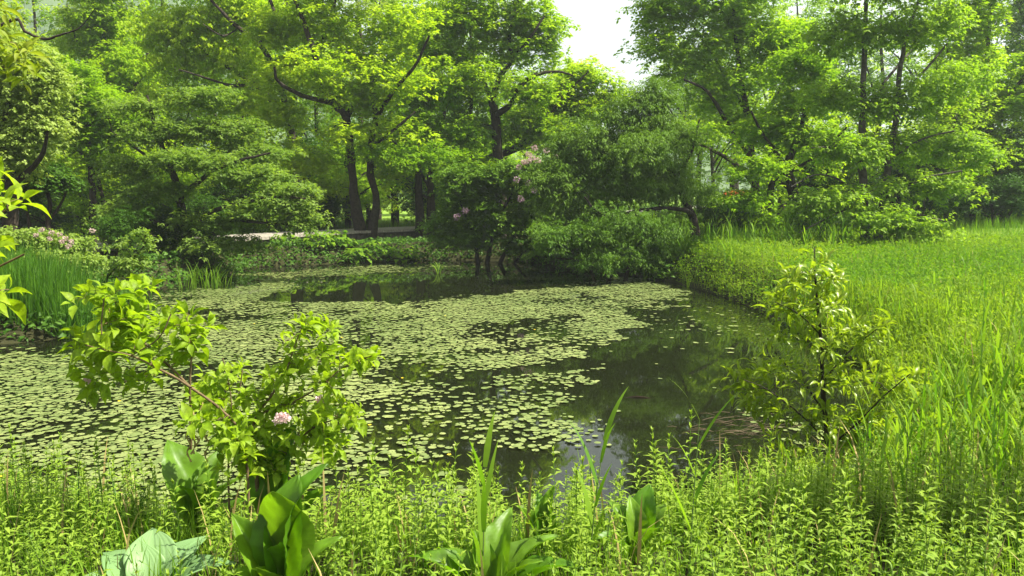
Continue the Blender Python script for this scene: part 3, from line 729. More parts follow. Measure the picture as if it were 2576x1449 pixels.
r = px_tree("flowering_shrub", "rounded pale green shrub with pinkish white blossom behind the iris bed on the left", "shrub", 14.2, (110, 700),
        [[(110, 720, 9), (105, 660, 7), (90, 610, 5), (70, 580, 3)], [(120, 720, 9), (150, 650, 6), (190, 600, 4)], [(100, 720, 8), (50, 660, 6), (20, 620, 4)]],
        [(100, 605, 90, 28), (50, 630, 70, 30), (170, 620, 70, 26), (130, 650, 100, 24, -.3), (210, 660, 50, 22, -.3), (0, 610, 60, 34), (-70, 640, 60, 40)],
        'olive', n=260, per=60, rad=.24, flat=.5, L=.075, proto=OVATE, seed=42)
off = tuple(r.location)
flower_heads(r, [W(*p) for p in [(105, 578, 13.6), (130, 585, 13.5), (150, 590, 13.5), (165, 600, 13.4), (180, 608, 13.4), (155, 608, 13.3), (172, 620, 13.3), (125, 600, 13.3), (90, 592, 13.4),
     (232, 580, 13.5)]], .04, 'pink', off, 60)
px_tree("leafy_shrub", "sparse leafy spray reaching right from the pink flowered shrub", "shrub", 13, (245, 730),
        [[(240, 745, 8), (270, 700, 6), (310, 665, 5), (350, 635, 4), (382, 585, 2)], [(270, 700, 4), (330, 690, 3), (360, 670, 2)], [(260, 715, 4), (285, 660, 3), (300, 620, 2)]],
        [(370, 605, 22, 32), (330, 640, 32, 22), (300, 660, 32, 24), (345, 660, 42, 18), (290, 690, 38, 18), (330, 700, 28, 14), (300, 610, 16, 14)],
        'layer', n=75, per=20, rad=.14, flat=.5, L=.075, proto=OVATE, seed=43)
r = px_tree("azalea_bush", "small bush with orange blossom on the lawn beyond the trees", "shrub", 38, (1855, 545),
        [[(1855, 545, 5), (1850, 520, 4), (1845, 500, 3)], [(1860, 545, 4), (1885, 510, 3)]], [(1855, 510, 50, 18), (1885, 525, 40, 12)], 'spring', n=60, per=50, rad=.4, flat=.5, L=.1, seed=44)
flower_heads(r, [W(*p) for p in [(1830, 490, 37), (1845, 488, 37), (1860, 486, 37), (1822, 508, 37), (1835, 515, 37), (1890, 490, 37), (1900, 485, 37), (1875, 490, 37), (1850, 498, 36.8)]], .17, 'orange', tuple(r.location), 60)

# ------------------------------------------------------------------ boardwalk and far path
def boardwalk():
    pts = [(-250, 650), (-50, 638), (190, 622), (300, 614), (420, 606), (570, 597), (700, 588), (850, 580), (1000, 574), (1100, 570), (1210, 564), (1330, 556)]
    zt = .78
    C = smooth_path([G(a, b, zt) for a, b in pts], 6)
    root = empty("boardwalk", C[0]); tag(root, "weathered grey plank boardwalk running along the far bank of the pond", "boardwalk")
    off = tuple(C[0])
    d = np.concatenate([[0], np.cumsum(np.linalg.norm(np.diff(C, axis=0), axis=1))])
    deck, beam = MB(), MB()
    step = .16
    for k, s in enumerate(np.arange(0, d[-1] - .2, step)):
        c = np.array([np.interp(s + step / 2, d, C[:, j]) for j in range(3)])
        e = np.array([np.interp(min(s + step, d[-1]), d, C[:, j]) for j in range(3)]) - np.array([np.interp(s, d, C[:, j]) for j in range(3)])
        e = norm(e); n = np.array([-e[1], e[0], 0])
        h, w, l = .04, .074, .85 + rng.uniform(-.02, .02)
        V = [c + e * sx * w + n * sy * l + np.array([0, 0, sz * h - h + rng.uniform(-.003, .003)]) for sz in (-1, 1) for sy in (-1, 1) for sx in (-1, 1)]
        deck.add(V, [(0, 1, 3, 2), (4, 6, 7, 5), (0, 4, 5, 1), (2, 3, 7, 6), (0, 2, 6, 4), (1, 5, 7, 3)], rng.random())
    tn = norm(np.gradient(C, axis=0)); nn = np.stack([-tn[:, 1], tn[:, 0], tn[:, 0] * 0], 1)
    for sgn in (-1, 1):
        P = C + nn * sgn * .72 + np.array([0, 0, -.19]); m = len(P)
        Q = np.concatenate([P + nn * .05 + [0, 0, .1], P - nn * .05 + [0, 0, .1], P - nn * .05 - [0, 0, .1], P + nn * .05 - [0, 0, .1]])
        i = np.arange(m - 1)
        beam.add(Q, np.concatenate([np.stack([i + a * m, i + 1 + a * m, i + 1 + b * m, i + b * m], 1) for a, b in ((0, 1), (1, 2), (2, 3), (3, 0))]))
    deck.build("deck", M['wood'], root, off=off)
    beam.build("beam", M['bark_pale'], root, off=off)
    for s in np.arange(1, d[-1], 2.4):
        c = np.array([np.interp(s, d, C[:, j]) for j in range(3)]); i = int(np.searchsorted(d, s))
        for sgn in (-1, 1):
            p = c + nn[min(i, len(nn) - 1)] * sgn * .72
            mb = MB(); tube(mb, [p + [0, 0, -.9], p + [0, 0, -.3]], [.06, .06], 8)
            mb.build("post", M['bark_pale'], root, off=off)
boardwalk()
def far_path():
    pts = [W(1180, 0, 33), W(1300, 0, 40), (W(1480, 0, 50)), (W(1700, 0, 56)), (W(1900, 0, 60)), (W(2200, 0, 64))]
    C = smooth_path([(p[0], p[1], 0) for p in pts], 8)
    tn = norm(np.gradient(C, axis=0)); nn = np.stack([-tn[:, 1], tn[:, 0], tn[:, 0] * 0], 1)
    V = []
    for sgn in (-1.1, 1.1):
        P = C + nn * sgn; P[:, 2] = gz(C[:, 0], C[:, 1]) + .06
        V.append(P)
    m = len(C); i = np.arange(m - 1)
    mb = MB(); mb.add(np.concatenate(V), np.stack([i, i + 1, i + 1 + m, i + m], 1))
    tag(mb.build("garden_path", M['gravel']), kind="structure")
far_path()

# person far off beyond the willow
def person():
    d = 34.0; w = W(1652, 500, d); z0 = float(gz(w[0], w[1]))
    root = empty("person", (w[0], w[1], z0)); tag(root, "distant person in a white sun hat and grey clothes standing beyond the willow", "person")
    J = [(0, 0, .82), (0, 0, 1.05), (0, 0, 1.26), (0, 0, 1.36), (0, -.02, 1.47),
         (.17, 0, 1.27), (.23, -.05, 1.03), (.20, -.2, .88), (-.17, 0, 1.27), (-.23, -.05, 1.03), (-.2, -.2, .88),
         (.1, 0, .78), (.12, -.02, .43), (.12, .02, .06), (.13, -.13, .03), (-.1, 0, .78), (-.12, .03, .43), (-.12, .03, .06), (-.13, -.1, .03)]
    E = [(0, 1), (1, 2), (2, 3), (3, 4), (2, 5), (5, 6), (6, 7), (2, 8), (8, 9), (9, 10), (0, 11), (11, 12), (12, 13), (13, 14), (0, 15), (15, 16), (16, 17), (17, 18)]
    Rr = [.13, .12, .13, .055, .095, .06, .045, .035, .06, .045, .035, .09, .06, .045, .04, .09, .06, .045, .04]
    me = bpy.data.meshes.new("body"); me.from_pydata(J, E, []); b = bpy.data.objects.new("body", me); COL.objects.link(b); b.parent = root
    b.modifiers.new("skin", 'SKIN'); b.modifiers.new("sub", 'SUBSURF').levels = 1
    for i, v in enumerate(me.skin_vertices[0].data): v.radius = (Rr[i], Rr[i] * .85)
    me.skin_vertices[0].data[0].use_root = True
    me.materials.append(plain_mat("grey_clothes", (.12, .13, .16), (.2, .21, .25), 5))
    mb = MB(); tube(mb, [(0, -.02, 1.49), (0, -.02, 1.50), (0, -.02, 1.54), (0, -.02, 1.61), (0, -.02, 1.64)], [.21, .2, .115, .10, .02], 12)
    mb.build("hat", plain_mat("hat_white", (.72, .75, .8), (.82, .84, .88), 5), root, smooth=True)
person()

# ------------------------------------------------------------------ blades, reeds, herbs
def blade(mb, base, length, width, az, lean, bend, t=.5, seg=5, twist=0.0):
    """grass-like blade; lean at foot and extra bend to the tip (radians from vertical)"""
    s = np.linspace(0, 1, seg + 1)
    ang = lean + bend * s ** 1.6
    dx = np.cumsum(np.concatenate([[0], np.sin(ang[:-1])])) * length / seg
    dz = np.cumsum(np.concatenate([[0], np.cos(ang[:-1])])) * length / seg
    h = np.array([math.cos(az), math.sin(az), 0]); q = np.array([-math.sin(az + twist), math.cos(az + twist), 0])
    C = np.asarray(base) + dx[:, None] * h + dz[:, None] * np.array([0, 0, 1])
    w = width * .5 * np.minimum(1, (.55 + s * 1.6)) * (1 - s ** 2.2) + width * .02
    V = np.stack([C - q * w[:, None], C + q * w[:, None]], 1).reshape(-1, 3)
    i = np.arange(seg) * 2
    mb.add(V, np.stack([i, i + 1, i + 3, i + 2], 1), t)

def blade_proto(bend, width=.03, seg=4, lean=.12):
    mb = MB(); blade(mb, (0, 0, 0), 1.0, width, 0, lean, bend, seg=seg)
    V, F, _ = mb.arr(); return V, F
BL = [blade_proto(b, w) for b, w in ((.3, .03), (.8, .028), (1.4, .026), (.5, .04))]

def scatter_blades(mb, X, Y, Z, L, t):
    k = len(X); which = rng.integers(0, len(BL), k); az = rng.uniform(0, 6.283, k)
    for w in range(len(BL)):
        s = which == w; a = az[s]; n = s.sum()
        Mx = np.zeros((n, 3, 3)); c, q = np.cos(a), np.sin(a)
        Mx[:, 0, 0] = c; Mx[:, 0, 1] = -q; Mx[:, 1, 0] = q; Mx[:, 1, 1] = c; Mx[:, 2, 2] = 1
        mb.inst(BL[w][0], BL[w][1], Mx * L[s][:, None, None], np.stack([X[s], Y[s], Z[s]], 1), t[s])

# loosestrife-like herbs: upright stem, opposite lance leaves
def herb(seed, h, L=.055, proto=HLEAF, lean=.08):
    global rng
    rng = np.random.default_rng(seed)
    st, lf = MB(), MB()
    az = rng.uniform(0, 6.28); lx, ly = math.cos(az) * lean, math.sin(az) * lean
    zz = np.linspace(0, h, 6)
    P = np.stack([lx * zz ** 1.3, ly * zz ** 1.3, zz], 1)
    tube(st, P, np.linspace(.0026, .0012, 6), 3)
    nn = int(h / .028); rot = rng.uniform(0, 6.28)
    D, Nn, Pt, Sc = [], [], [], []
    for i in range(2, nn + 1):
        z = i * h / nn; f = z / h
        c = np.array([lx * z ** 1.3, ly * z ** 1.3, z])
        el = .02 + 1.0 * f ** 5 + rng.normal() * .15
        sc = L * (.75 + .35 * math.sin(f * 2.6)) * (1 - .55 * f ** 6) * rng.uniform(.8, 1.15)
        for a in (rot, rot + math.pi):
            a += rng.normal() * .15
            D.append((math.cos(a) * math.cos(el), math.sin(a) * math.cos(el), math.sin(el)))
            Nn.append((-math.cos(a) * math.sin(el), -math.sin(a) * math.sin(el), math.cos(el)))
            Pt.append(c); Sc.append(sc)
        rot += math.pi / 2 + rng.normal() * .2
        if f > .93:
            for a in rng.uniform(0, 6.28, 3):
                D.append((math.cos(a) * .3, math.sin(a) * .3, 1)); Nn.append((-math.cos(a), -math.sin(a), .3)); Pt.append(c); Sc.append(L * .5)
    t = np.clip(.25 + .5 * np.array([p[2] for p in Pt]) / h + rng.normal(size=len(Pt)) * .15, 0, 1)
    lf.inst(proto[0], proto[1], frames(np.array(D, float), np.array(Nn, float) + rng.normal(size=(len(D), 3)) * .1, Sc), np.array(Pt), t)
    return st, lf
HERBS = [herb(200 + i, h * .88, .058 + .004 * (i % 3)) for i, h in enumerate((.36, .42, .48, .52, .60, .46, .40, .56))]

def near_points(n, ylo, yhi, seed, margin=.06, right=None):
    r = np.random.default_rng(seed)
    Y = np.sqrt(r.uniform(ylo ** 2, yhi ** 2, n * 3)); X = (r.random(n * 3) * 2 - 1) * Y * .72
    s = pond_sd(X, Y); k = s > margin
    return X[k][:n], Y[k][:n], s[k][:n]

BIGLEAF_SPOTS = []    # keep herbs out of the hearts of the broad-leaved plants
def clear(X, Y):
    ok = np.ones(len(X), bool)
    for (x, y, r) in BIGLEAF_SPOTS: ok &= np.hypot(X - x, Y - y) > r
    return ok

# ------------------------------------------------------------------ broad leaved plants
CAB = [leaf_grid(.24, 30, 5, .30, .10, (.55, .85), wave=.025, lat=.009, petiole=.12, pe=.8),
       leaf_grid(.19, 30, 5, .45, .14, (.5, .9), wave=.03, lat=.008, petiole=.15, pe=.85),
       leaf_grid(.16, 30, 5, .20, .20, (.5, .9), wave=.03, lat=.006, petiole=.12, pe=.8)]
HOS = [leaf_grid(.33, 18, 12, .38, .10, (.40, .75), ribs=4.5, rib=.010, wave=.01, petiole=.12, pe=1.1)]
def rosette(name, label, cat, loc, leaves, protos, mat, r_clear=.22):
    """leaves: (azimuth deg, elevation deg, length, proto, roll)"""
    x, y = loc; z = float(gz(x, y)) - .02
    root = empty(name, (x, y, z)); tag(root, label, cat)
    BIGLEAF_SPOTS.extend([(x, y, r_clear), (x * .95, y - .17, r_clear * .95)])
    for (az, el, L, k, roll) in leaves:
        a, e = math.radians(az), math.radians(el)
        D = np.array([[math.cos(a) * math.cos(e), math.sin(a) * math.cos(e), math.sin(e)]])
        N = np.array([[-math.cos(a) * math.sin(e), -math.sin(a) * math.sin(e), math.cos(e)]])
        Fm = frames(D, N, [L])[0]
        c, s = math.cos(math.radians(roll)), math.sin(math.radians(roll))
        X = Fm[:, 0] * c + Fm[:, 2] * s; Z = -Fm[:, 0] * s + Fm[:, 2] * c
        Mx = np.stack([X, Fm[:, 1], Z], 1)[None]
        Mx = Mx * (.9 if mat == 'cabbage' else 1)
        mb = MB(); mb.inst(protos[k][0], protos[k][1], Mx, np.array([[math.cos(a) * .02, math.sin(a) * .02, 0]]), np.array([random.random()]))
        mb.build("leaf", M[mat], root, smooth=True)
    return root
def at(px, py, z):
    p = G(px, py, z); return (p[0], p[1])
rosette("skunk_cabbage", "broad leaved plant with a big puckered upright leaf beneath the dry catkins", "plant", at(500, 1330, .33),
        [(140, 66, .60, 0, 0), (120, 75, .38, 1, 0), (70, 70, .52, 1, -10), (-110, 78, .40, 1, 0), (40, 60, .40, 1, 20), (-60, 68, .26, 2, 30), (100, 80, .40, 2, -20), (20, 50, .34, 0, 0)], CAB, 'cabbage')
rosette("skunk_cabbage", "broad leaved plant with a dark shaded leaf below the pink flower head", "plant", at(690, 1370, .33),
        [(60, 80, .64, 0, 0), (-110, 86, .48, 0, 0), (20, 50, .42, 2, 0), (120, 65, .34, 1, 0), (0, 62, .30, 1, 10)], CAB, 'cabbage')
rosette("skunk_cabbage", "largest broad leaved plant with tall yellow green leaves at the bottom left centre", "plant", at(715, 1560, .36),
        [(-95, 86, .56, 0, 0), (45, 76, .60, 1, 0), (70, 82, .56, 0, 0), (160, 62, .46, 2, 30), (20, 58, .36, 1, -20), (-80, 80, .36, 1, -10), (-60, 40, .34, 0, 0), (-120, 65, .30, 2, 0), (120, 75, .44, 1, 0), (200, 50, .3, 1, 0)], CAB, 'cabbage')
rosette("plantain_lily", "blue green ribbed leaves in a wide clump at the bottom left edge", "plant", at(380, 1540, .36),
        [(110, 38, .32, 0, 0), (60, 36, .30, 0, 0), (150, 30, .30, 0, 0), (190, 20, .30, 0, 0), (-90, 50, .25, 0, 0), (10, 28, .32, 0, 0), (-30, 22, .28, 0, 0), (230, 22, .28, 0, 0), (125, 55, .24, 0, 0), (35, 52, .22, 0, 0), (-140, 25, .26, 0, 0)],
        HOS, 'hosta', .24)
rosette("skunk_cabbage", "low fan of arching yellow green leaves at the bottom edge in the centre", "plant", at(1230, 1560, .36),
        [(0, 35, .40, 1, 0), (170, 40, .38, 1, 0), (30, 45, .40, 1, 0), (70, 60, .42, 1, 0), (-30, 35, .32, 0, 0), (150, 50, .32, 1, 0), (110, 62, .34, 2, 0), (-80, 50, .26, 1, 0), (190, 30, .28, 1, 0), (0, 55, .30, 1, 0)], [CAB[0], CAB[1], CAB[2]], 'cabbage', .24)
rosette("skunk_cabbage", "pale broad leaves half hidden among herbs right of the bottom centre", "plant", at(1600, 1440, .34),
        [(80, 62, .30, 0, 0), (40, 55, .30, 0, 0), (130, 60, .30, 1, 0), (-20, 35, .26, 1, 0), (-90, 45, .24, 0, 0), (200, 40, .26, 1, 0), (100, 75, .3, 1, 0), (60, 70, .36, 0, 0), (-60, 60, .3, 0, 0)], CAB, 'cabbage', .22)
rosette("skunk_cabbage", "two narrow upright leaves among herbs left of the reed at the bottom centre", "plant", at(1370, 1420, .34),
        [(60, 80, .34, 2, 0), (110, 78, .30, 1, 0), (180, 70, .28, 2, 30)], CAB, 'cabbage', .08)

# ------------------------------------------------------------------ herb carpet in the foreground
X, Y, sd_ = near_points(1650, 1.9, 5.0, 301)
k = clear(X, Y) & (X < 4.2); X, Y, sd_ = X[k], Y[k], sd_[k]
Zg = gz(X, Y)
top_y = np.array([Y])[0]
order = np.argsort(-(1.0 / Y) * (np.abs(X) < Y * .64) * (Y > 2.35))
r_ = np.random.default_rng(5)
ind = set(order[:300].tolist())
HM = [(st.mesh("loosestrife", M['stem_green']), lf.mesh("foliage", M['herb'])) for st, lf in HERBS]
st_all, lf_all = MB(), MB()
def herb_scale(x, y, s):
    return r_.uniform(.60, 1.18) * (.86 if x < -1.2 else 1.0) * (1.0 if s > .3 else .8) * (.72 if (x > 1.0 and y > 3.9) else 1.0)
for i in range(len(X)):
    j = int(r_.integers(0, len(HERBS))); rz = r_.uniform(0, 6.28); s = herb_scale(X[i], Y[i], sd_[i])
    if i in ind:
        o = bpy.data.objects.new("loosestrife", HM[j][0]); COL.objects.link(o)
        o.location = (X[i], Y[i], Zg[i] - .02); o.rotation_euler = (r_.normal() * .14, r_.normal() * .14, rz); o.scale = (s, s, s)
        tag(o, "upright herb with paired lance leaves in the carpet along the bottom", "plant", "leafy herbs carpeting the near bank")
        f = bpy.data.objects.new("foliage", HM[j][1]); COL.objects.link(f); f.parent = o
    else:
        st_all.merge(HERBS[j][0], rz, (X[i], Y[i], Zg[i] - .02), s)
        lf_all.merge(HERBS[j][1], rz, (X[i], Y[i], Zg[i] - .02), s, r_.uniform(-.2, .2))
h = lf_all.build("herb_carpet", M['herb'])
tag(h, "mass of small lance leaved herbs covering the near bank and the shoreline", "ground cover", kind="stuff")
# understorey grass of the near bank
rng = np.random.default_rng(303)
X, Y, sd_ = near_points(12000, 1.6, 5.2, 302, .02); k = X < 4.5; X, Y = X[k], Y[k]
mb = MB(); scatter_blades(mb, X, Y, gz(X, Y) - .01, rng.uniform(.10, .28, len(X)), .1 + rng.random(len(X)) * .8)
st_v = st_all.arr()
mb.add(st_v[0], st_v[1], .3)
tag(mb.build("near_grass", M['grass']), "fine green grass growing between the herbs on the near bank", "grass", kind="stuff")

# ------------------------------------------------------------------ right meadow
def fbm(X, Y, s, seed):
    r = np.random.default_rng(seed); v = 0
    for o in range(4):
        for q in range(3):
            kx, ky = r.normal(size=2) * s * 2 ** o; v = v + np.sin(X * kx + Y * ky + r.uniform(0, 6.28)) / (1.6 ** o * 3)
    return v
rng = np.random.default_rng(310)
def meadow_pts(n, ylo, yhi, x0, x1f):
    Y = np.sqrt(rng.uniform(ylo ** 2, yhi ** 2, n)); X = rng.uniform(x0, 1, n) * Y * x1f
    k = (pond_sd(X, Y) > .03); return X[k], Y[k]
mb = MB()
X, Y = meadow_pts(32000, 4.6, 12, .12, .75); k = X > 1.6; X, Y = X[k], Y[k]
scatter_blades(mb, X, Y, gz(X, Y) - .01, rng.uniform(.15, .42, len(X)) * np.clip(1 + .5 * fbm(X, Y, 1.1, 21), .45, 1.7), np.clip(.5 + .4 * fbm(X, Y, .6, 22) + .3 * rng.normal(size=len(X)), 0, 1))
X, Y = meadow_pts(60000, 10, 34, .05, .78); k = X > 2.2 + (Y < 19) * 0; X, Y = X[k], Y[k]
scatter_blades(mb, X, Y, gz(X, Y) - .01, rng.uniform(.16, .40, len(X)) * np.clip(1 + .55 * fbm(X, Y, .8, 23), .4, 1.9), np.clip(.5 + .45 * fbm(X, Y, .5, 24) + .25 * rng.normal(size=len(X)), 0, 1))
tag(mb.build("meadow_grass", M['meadow']), "bright yellow green grass of the meadow on the right bank", "grass", kind="stuff")
mb = MB()
n = 13000
X, Y = meadow_pts(n, 4.8, 20, .15, .75); k = X > 2.0; X, Y = X[k], Y[k]
nn = len(X); idx = np.repeat(np.arange(nn), 16)
hz = rng.random(len(idx)); P = np.stack([X[idx] + rng.normal(size=len(idx)) * .07, Y[idx] + rng.normal(size=len(idx)) * .07, gz(X, Y)[idx] + hz * rng.uniform(.2, .42, nn)[idx]], 1)
a = rng.uniform(0, 6.28, len(idx)); el = .1 + .8 * hz
D = np.stack([np.cos(a), np.sin(a), el], 1)
mb.inst(LANCE[0] * np.array([1.5, 1, 1]), LANCE[1], frames(D, np.array([0, 0, 1.]) + rng.normal(size=D.shape) * .4, rng.uniform(.04, .07, len(idx)) * (1 + Y[idx] * .015)), P, np.clip(.5 + .4 * fbm(X, Y, .5, 24)[idx] + .25 * rng.normal(size=len(idx)), 0, 1))
tag(mb.build("meadow_herbs", M['meadow']), "leafy herbs filling the meadow on the right bank", "ground cover", kind="stuff")

rng = np.random.default_rng(316)
# dry stalks in the meadow and on the near bank
mb = MB()
X, Y = meadow_pts(700, 4.6, 16, .12, .75); k = X > 1.9; X, Y = X[k], Y[k]
scatter_blades(mb, X, Y, gz(X, Y), rng.uniform(.3, .6, len(X)) * .8, rng.random(len(X)))
X, Y, q_ = near_points(260, 2.2, 4.9, 305)
scatter_blades(mb, X, Y, gz(X, Y), rng.uniform(.2, .5, len(X)), rng.random(len(X)))
tag(mb.build("dry_stalks", M['catkin']), "thin straw coloured dead stalks scattered through the green banks", "dry grass", kind="stuff")

# far bank undergrowth
rng = np.random.default_rng(320)
mb = MB()
n = 90000
X = rng.uniform(-14, 7, n); Y = rng.uniform(11, 27, n); s = pond_sd(X, Y)
k = (s > -.25) & (s < 1.9) & ((Y > 13) | (X < -4)) & ~((X > 3.6)); X, Y, s = X[k], Y[k], s[k]
hz = rng.random(len(X)) ** .8 * (.22 + .20 * np.sin(X * 1.3) ** 2) * np.clip(1.25 - s * 1.0, .1, 1)
P = np.stack([X, Y, np.maximum(gz(X, Y), .02) + hz], 1)
D = norm(rng.normal(size=P.shape)); D[:, 2] = D[:, 2] * .4 - .1
mb.inst(OVATE[0], OVATE[1], frames(D, np.array([0, -.4, 1.]) + rng.normal(size=D.shape) * .5, rng.uniform(.07, .16, len(X))), P, rng.random(len(X)))
tag(mb.build("bank_undergrowth", M['dark']), "dense leafy undergrowth coloured dark for shade, covering the far bank below the boardwalk", "undergrowth", kind="stuff")  # shade on the bank is put into the dark leaf colour
mb = MB()
n = 30000
X = rng.uniform(-20, 20, n); Y = rng.uniform(19, 40, n); s = pond_sd(X, Y); k = (s > 5.2) & ((X < 3.5) | (Y > 33)); X, Y = X[k], Y[k]
scatter_blades(mb, X, Y, gz(X, Y), rng.uniform(.2, .45, len(X)), rng.random(len(X)))
tag(mb.build("woodland_grass", M['grass_dark']), "grass on the woodland floor behind the boardwalk", "grass", kind="stuff")
# broad leaved plants on the far bank
for i, (px, py) in enumerate([(848, 650), (900, 640), (950, 650), (800, 652), (1010, 645), (720, 655)]):
    p = W(px, py, 24.0 - .4 * (i % 2) if py > 620 else 25.2); z = float(max(gz(p[0], p[1]), .03))
    root = empty("bank_plant", (p[0], p[1], z)); tag(root, "bushy plant with broad drooping leaves on the dark far bank at the water edge", "plant", "broad leaved plants on the far bank")
    mb = MB(); m = 90
    u = norm(rng.normal(size=(m, 3))); u[:, 2] = np.abs(u[:, 2]); Pp = u * np.array([.5, .4, .48]) * rng.uniform(.6, 1, (m, 1))
    D = u * np.array([1, 1, .2]); D[:, 2] -= .3
    mb.inst(OVATE[0] * np.array([1.4, 1, 1]), OVATE[1], frames(D, u + np.array([0, 0, .8]), rng.uniform(.14, .24, m)), Pp, rng.random(m))
    mb.build("foliage", M['mid'], root)
    mb = MB()
    for q in range(7): tube(mb, [(0, 0, 0), Pp[q] * .5, Pp[q]], [.008, .006, .003], 4)
    mb.build("stem", M['stem_green'], root)

# ------------------------------------------------------------------ reeds, irises, sedges
def reed(seed, h=1.0, nl=7, L=.40, wd=.028):
    global rng
    rng = np.random.default_rng(seed)
    st, lf = MB(), MB()
    lean = rng.normal(size=2) * .05
    zz = np.linspace(0, h, 7); P = np.stack([lean[0] * zz ** 1.5, lean[1] * zz ** 1.5, zz], 1)
    tube(st, P, np.linspace(.0045, .0018, 7), 5)
    az = rng.uniform(0, 6.28)
    for i in range(nl):
        z = h * (.25 + .75 * i / (nl - 1)); f = z / h
        b = np.array([lean[0] * z ** 1.5, lean[1] * z ** 1.5, z])
        blade(lf, b, L * rng.uniform(.75, 1.15) * (1 - .25 * f), wd * rng.uniform(.8, 1.2), az, .25 + rng.uniform(0, .25), rng.uniform(.2, .9), rng.random(), 6)
        az += math.pi + rng.normal() * .4
    return st.mesh("reed", M['stem_green'], True), lf.mesh("foliage", M['grass'])
REEDS = [reed(400 + i, h, n) for i, (h, n) in enumerate([(.75, 6), (.9, 7), (1.0, 7), (.65, 6), (.85, 6)])]
def put_reed(j, p, s, rz, label, group=None):
    o = bpy.data.objects.new("reed", REEDS[j][0]); COL.objects.link(o)
    o.location = (p[0], p[1], p[2]); o.rotation_euler.z = rz; o.scale = (s, s, s); tag(o, label, "reed", group)
    f = bpy.data.objects.new("foliage", REEDS[j][1]); COL.objects.link(f); f.parent = o
    return o
r_ = np.random.default_rng(9)
cnt = 0
while cnt < 120:
    px = r_.uniform(2130, 2640); py = r_.uniform(720, 1330)
    p = G(px, py, .45); p[2] = float(gz(p[0], p[1])) - .03
    if p[1] > 14 or float(pond_sd(p[0], p[1])) < .15 or p[1] < 3.6: continue
    put_reed(int(r_.integers(0, 5)), p, r_.uniform(.45, .78), r_.uniform(0, 6.28), "tall green reed with long blades rising above the grass of the right bank", "reeds in the meadow on the right")
    cnt += 1
cnt = 0
while cnt < 90:
    px = r_.uniform(1640, 2150); py = r_.uniform(600, 668)
    p = G(px, py, .6); p[2] = float(gz(p[0], p[1])) - .03
    if float(pond_sd(p[0], p[1])) < .2 or p[1] > 24: continue
    put_reed(int(r_.integers(0, 5)), p, r_.uniform(.7, 1.0), r_.uniform(0, 6.28), "tall reed in the shaded stand between the willow and the pair of slender trunks", "reeds at the far right bank")
    cnt += 1
def near_reed(px, py, j, s, rz, label, z=.38):
    s *= 1.5
    p = G(px, py, z); p[2] = float(gz(p[0], p[1])) - .02; put_reed(j, p, s, rz, label)
near_reed(1215, 1530, 3, .62, .3, "stout reed at the bottom edge rising from the arching leaves in the centre")
near_reed(1730, 1530, 4, .62, 1.0, "stout reed at the bottom edge right of centre with long upright blades")
near_reed(1480, 1480, 0, .58, 2.2, "grey green reed between the two stout reeds at the bottom edge")
near_reed(2370, 1260, 2, .46, .2, "large reed with wide blades just right of the cherry sapling")
near_reed(2500, 1230, 1, .50, 1.2, "large reed with dark wide blades near the right edge")
near_reed(2440, 1300, 4, .44, 2.9, "reed between the two large reeds near the right edge")

def clump(name, label, cat, loc, nb, hh, rad, wd, mat, bend=(.1, .5), lean=.12, group=None, seed=0, z=None):
    global rng
    rng = np.random.default_rng(seed)
    mb = MB()
    for i in range(nb):
        a = rng.uniform(0, 6.28); rr = rad * math.sqrt(rng.random())
        blade(mb, (math.cos(a) * rr, math.sin(a) * rr, 0), hh * rng.uniform(.6, 1.1), wd * rng.uniform(.7, 1.2), a + rng.normal() * .5, abs(rng.normal()) * lean, rng.uniform(*bend), rng.random(), 6, rng.uniform(-1, 1))
    o = mb.build(name, M[mat]); zz = float(gz(loc[0], loc[1])) if z is None else z
    o.location = (loc[0], loc[1], zz - .03); tag(o, label, cat, group); return o
cl = clump("iris_clump", "tall upright iris blades in the dense bed at the left edge of the pond", "iris", (0, 0), 110, .95, .34, .017, 'iris', seed=500, group="iris clumps in the bed on the left", z=0)
cl2 = clump("iris_clump", "tall upright iris blades in the dense bed at the left edge of the pond", "iris", (0, 0), 100, .88, .30, .017, 'iris', seed=501, group="iris clumps in the bed on the left", z=0)
spots = []
r_ = np.random.default_rng(12)
for row, (d, x0, x1) in enumerate([(11.6, -60, 225), (12.3, -80, 250), (13.0, -80, 280), (12.0, -80, 240)]):
    for px in np.arange(x0, x1, 46):
        spots.append((px + r_.uniform(-12, 12), d + r_.uniform(-.15, .15)))
for i, (px, d) in enumerate(spots):
    src = (cl, cl2)[i % 2]
    o = src if i < 2 else src.copy()
    if i >= 2: COL.objects.link(o)
    w = W(px, 850, d); o.location = (w[0], w[1], max(float(gz(w[0], w[1])), -.05) - .03); o.rotation_euler.z = i * 1.3; s = r_.uniform(.85, 1.08); o.scale = (s, s, s)
for i, (px, py, n, hh, rd) in enumerate([(300, 770, 16, .62, .35), (345, 760, 12, .55, .3), (400, 800, 14, .32, .3), (265, 800, 24, .7, .2)]):
    p = G(px, py); clump("iris_clump", ["sparse thin blades beside the right end of the iris bed", "few dark blades standing in the water right of the iris bed", "short sparse blades rising among the lily pads behind the left bush", "thin clump closing the iris bed on its right"][i],
                         "iris", p, n, hh, rd, .013, 'iris', seed=520 + i, z=0)
for i, (px, py, n, hh, rd) in enumerate([(470, 725, 22, .62, .22), (520, 722, 26, .72, .3), (560, 716, 14, .55, .22), (540, 728, 14, .6, .3)]):
    p = G(px, py); clump("sedge_clump", "arching sedge clump standing in the water at the far left of the pond", "sedge", p, n, hh, rd, .018, 'grass', (.5, 1.6), .15, group="sedges at the far left water edge", seed=530 + i, z=0)
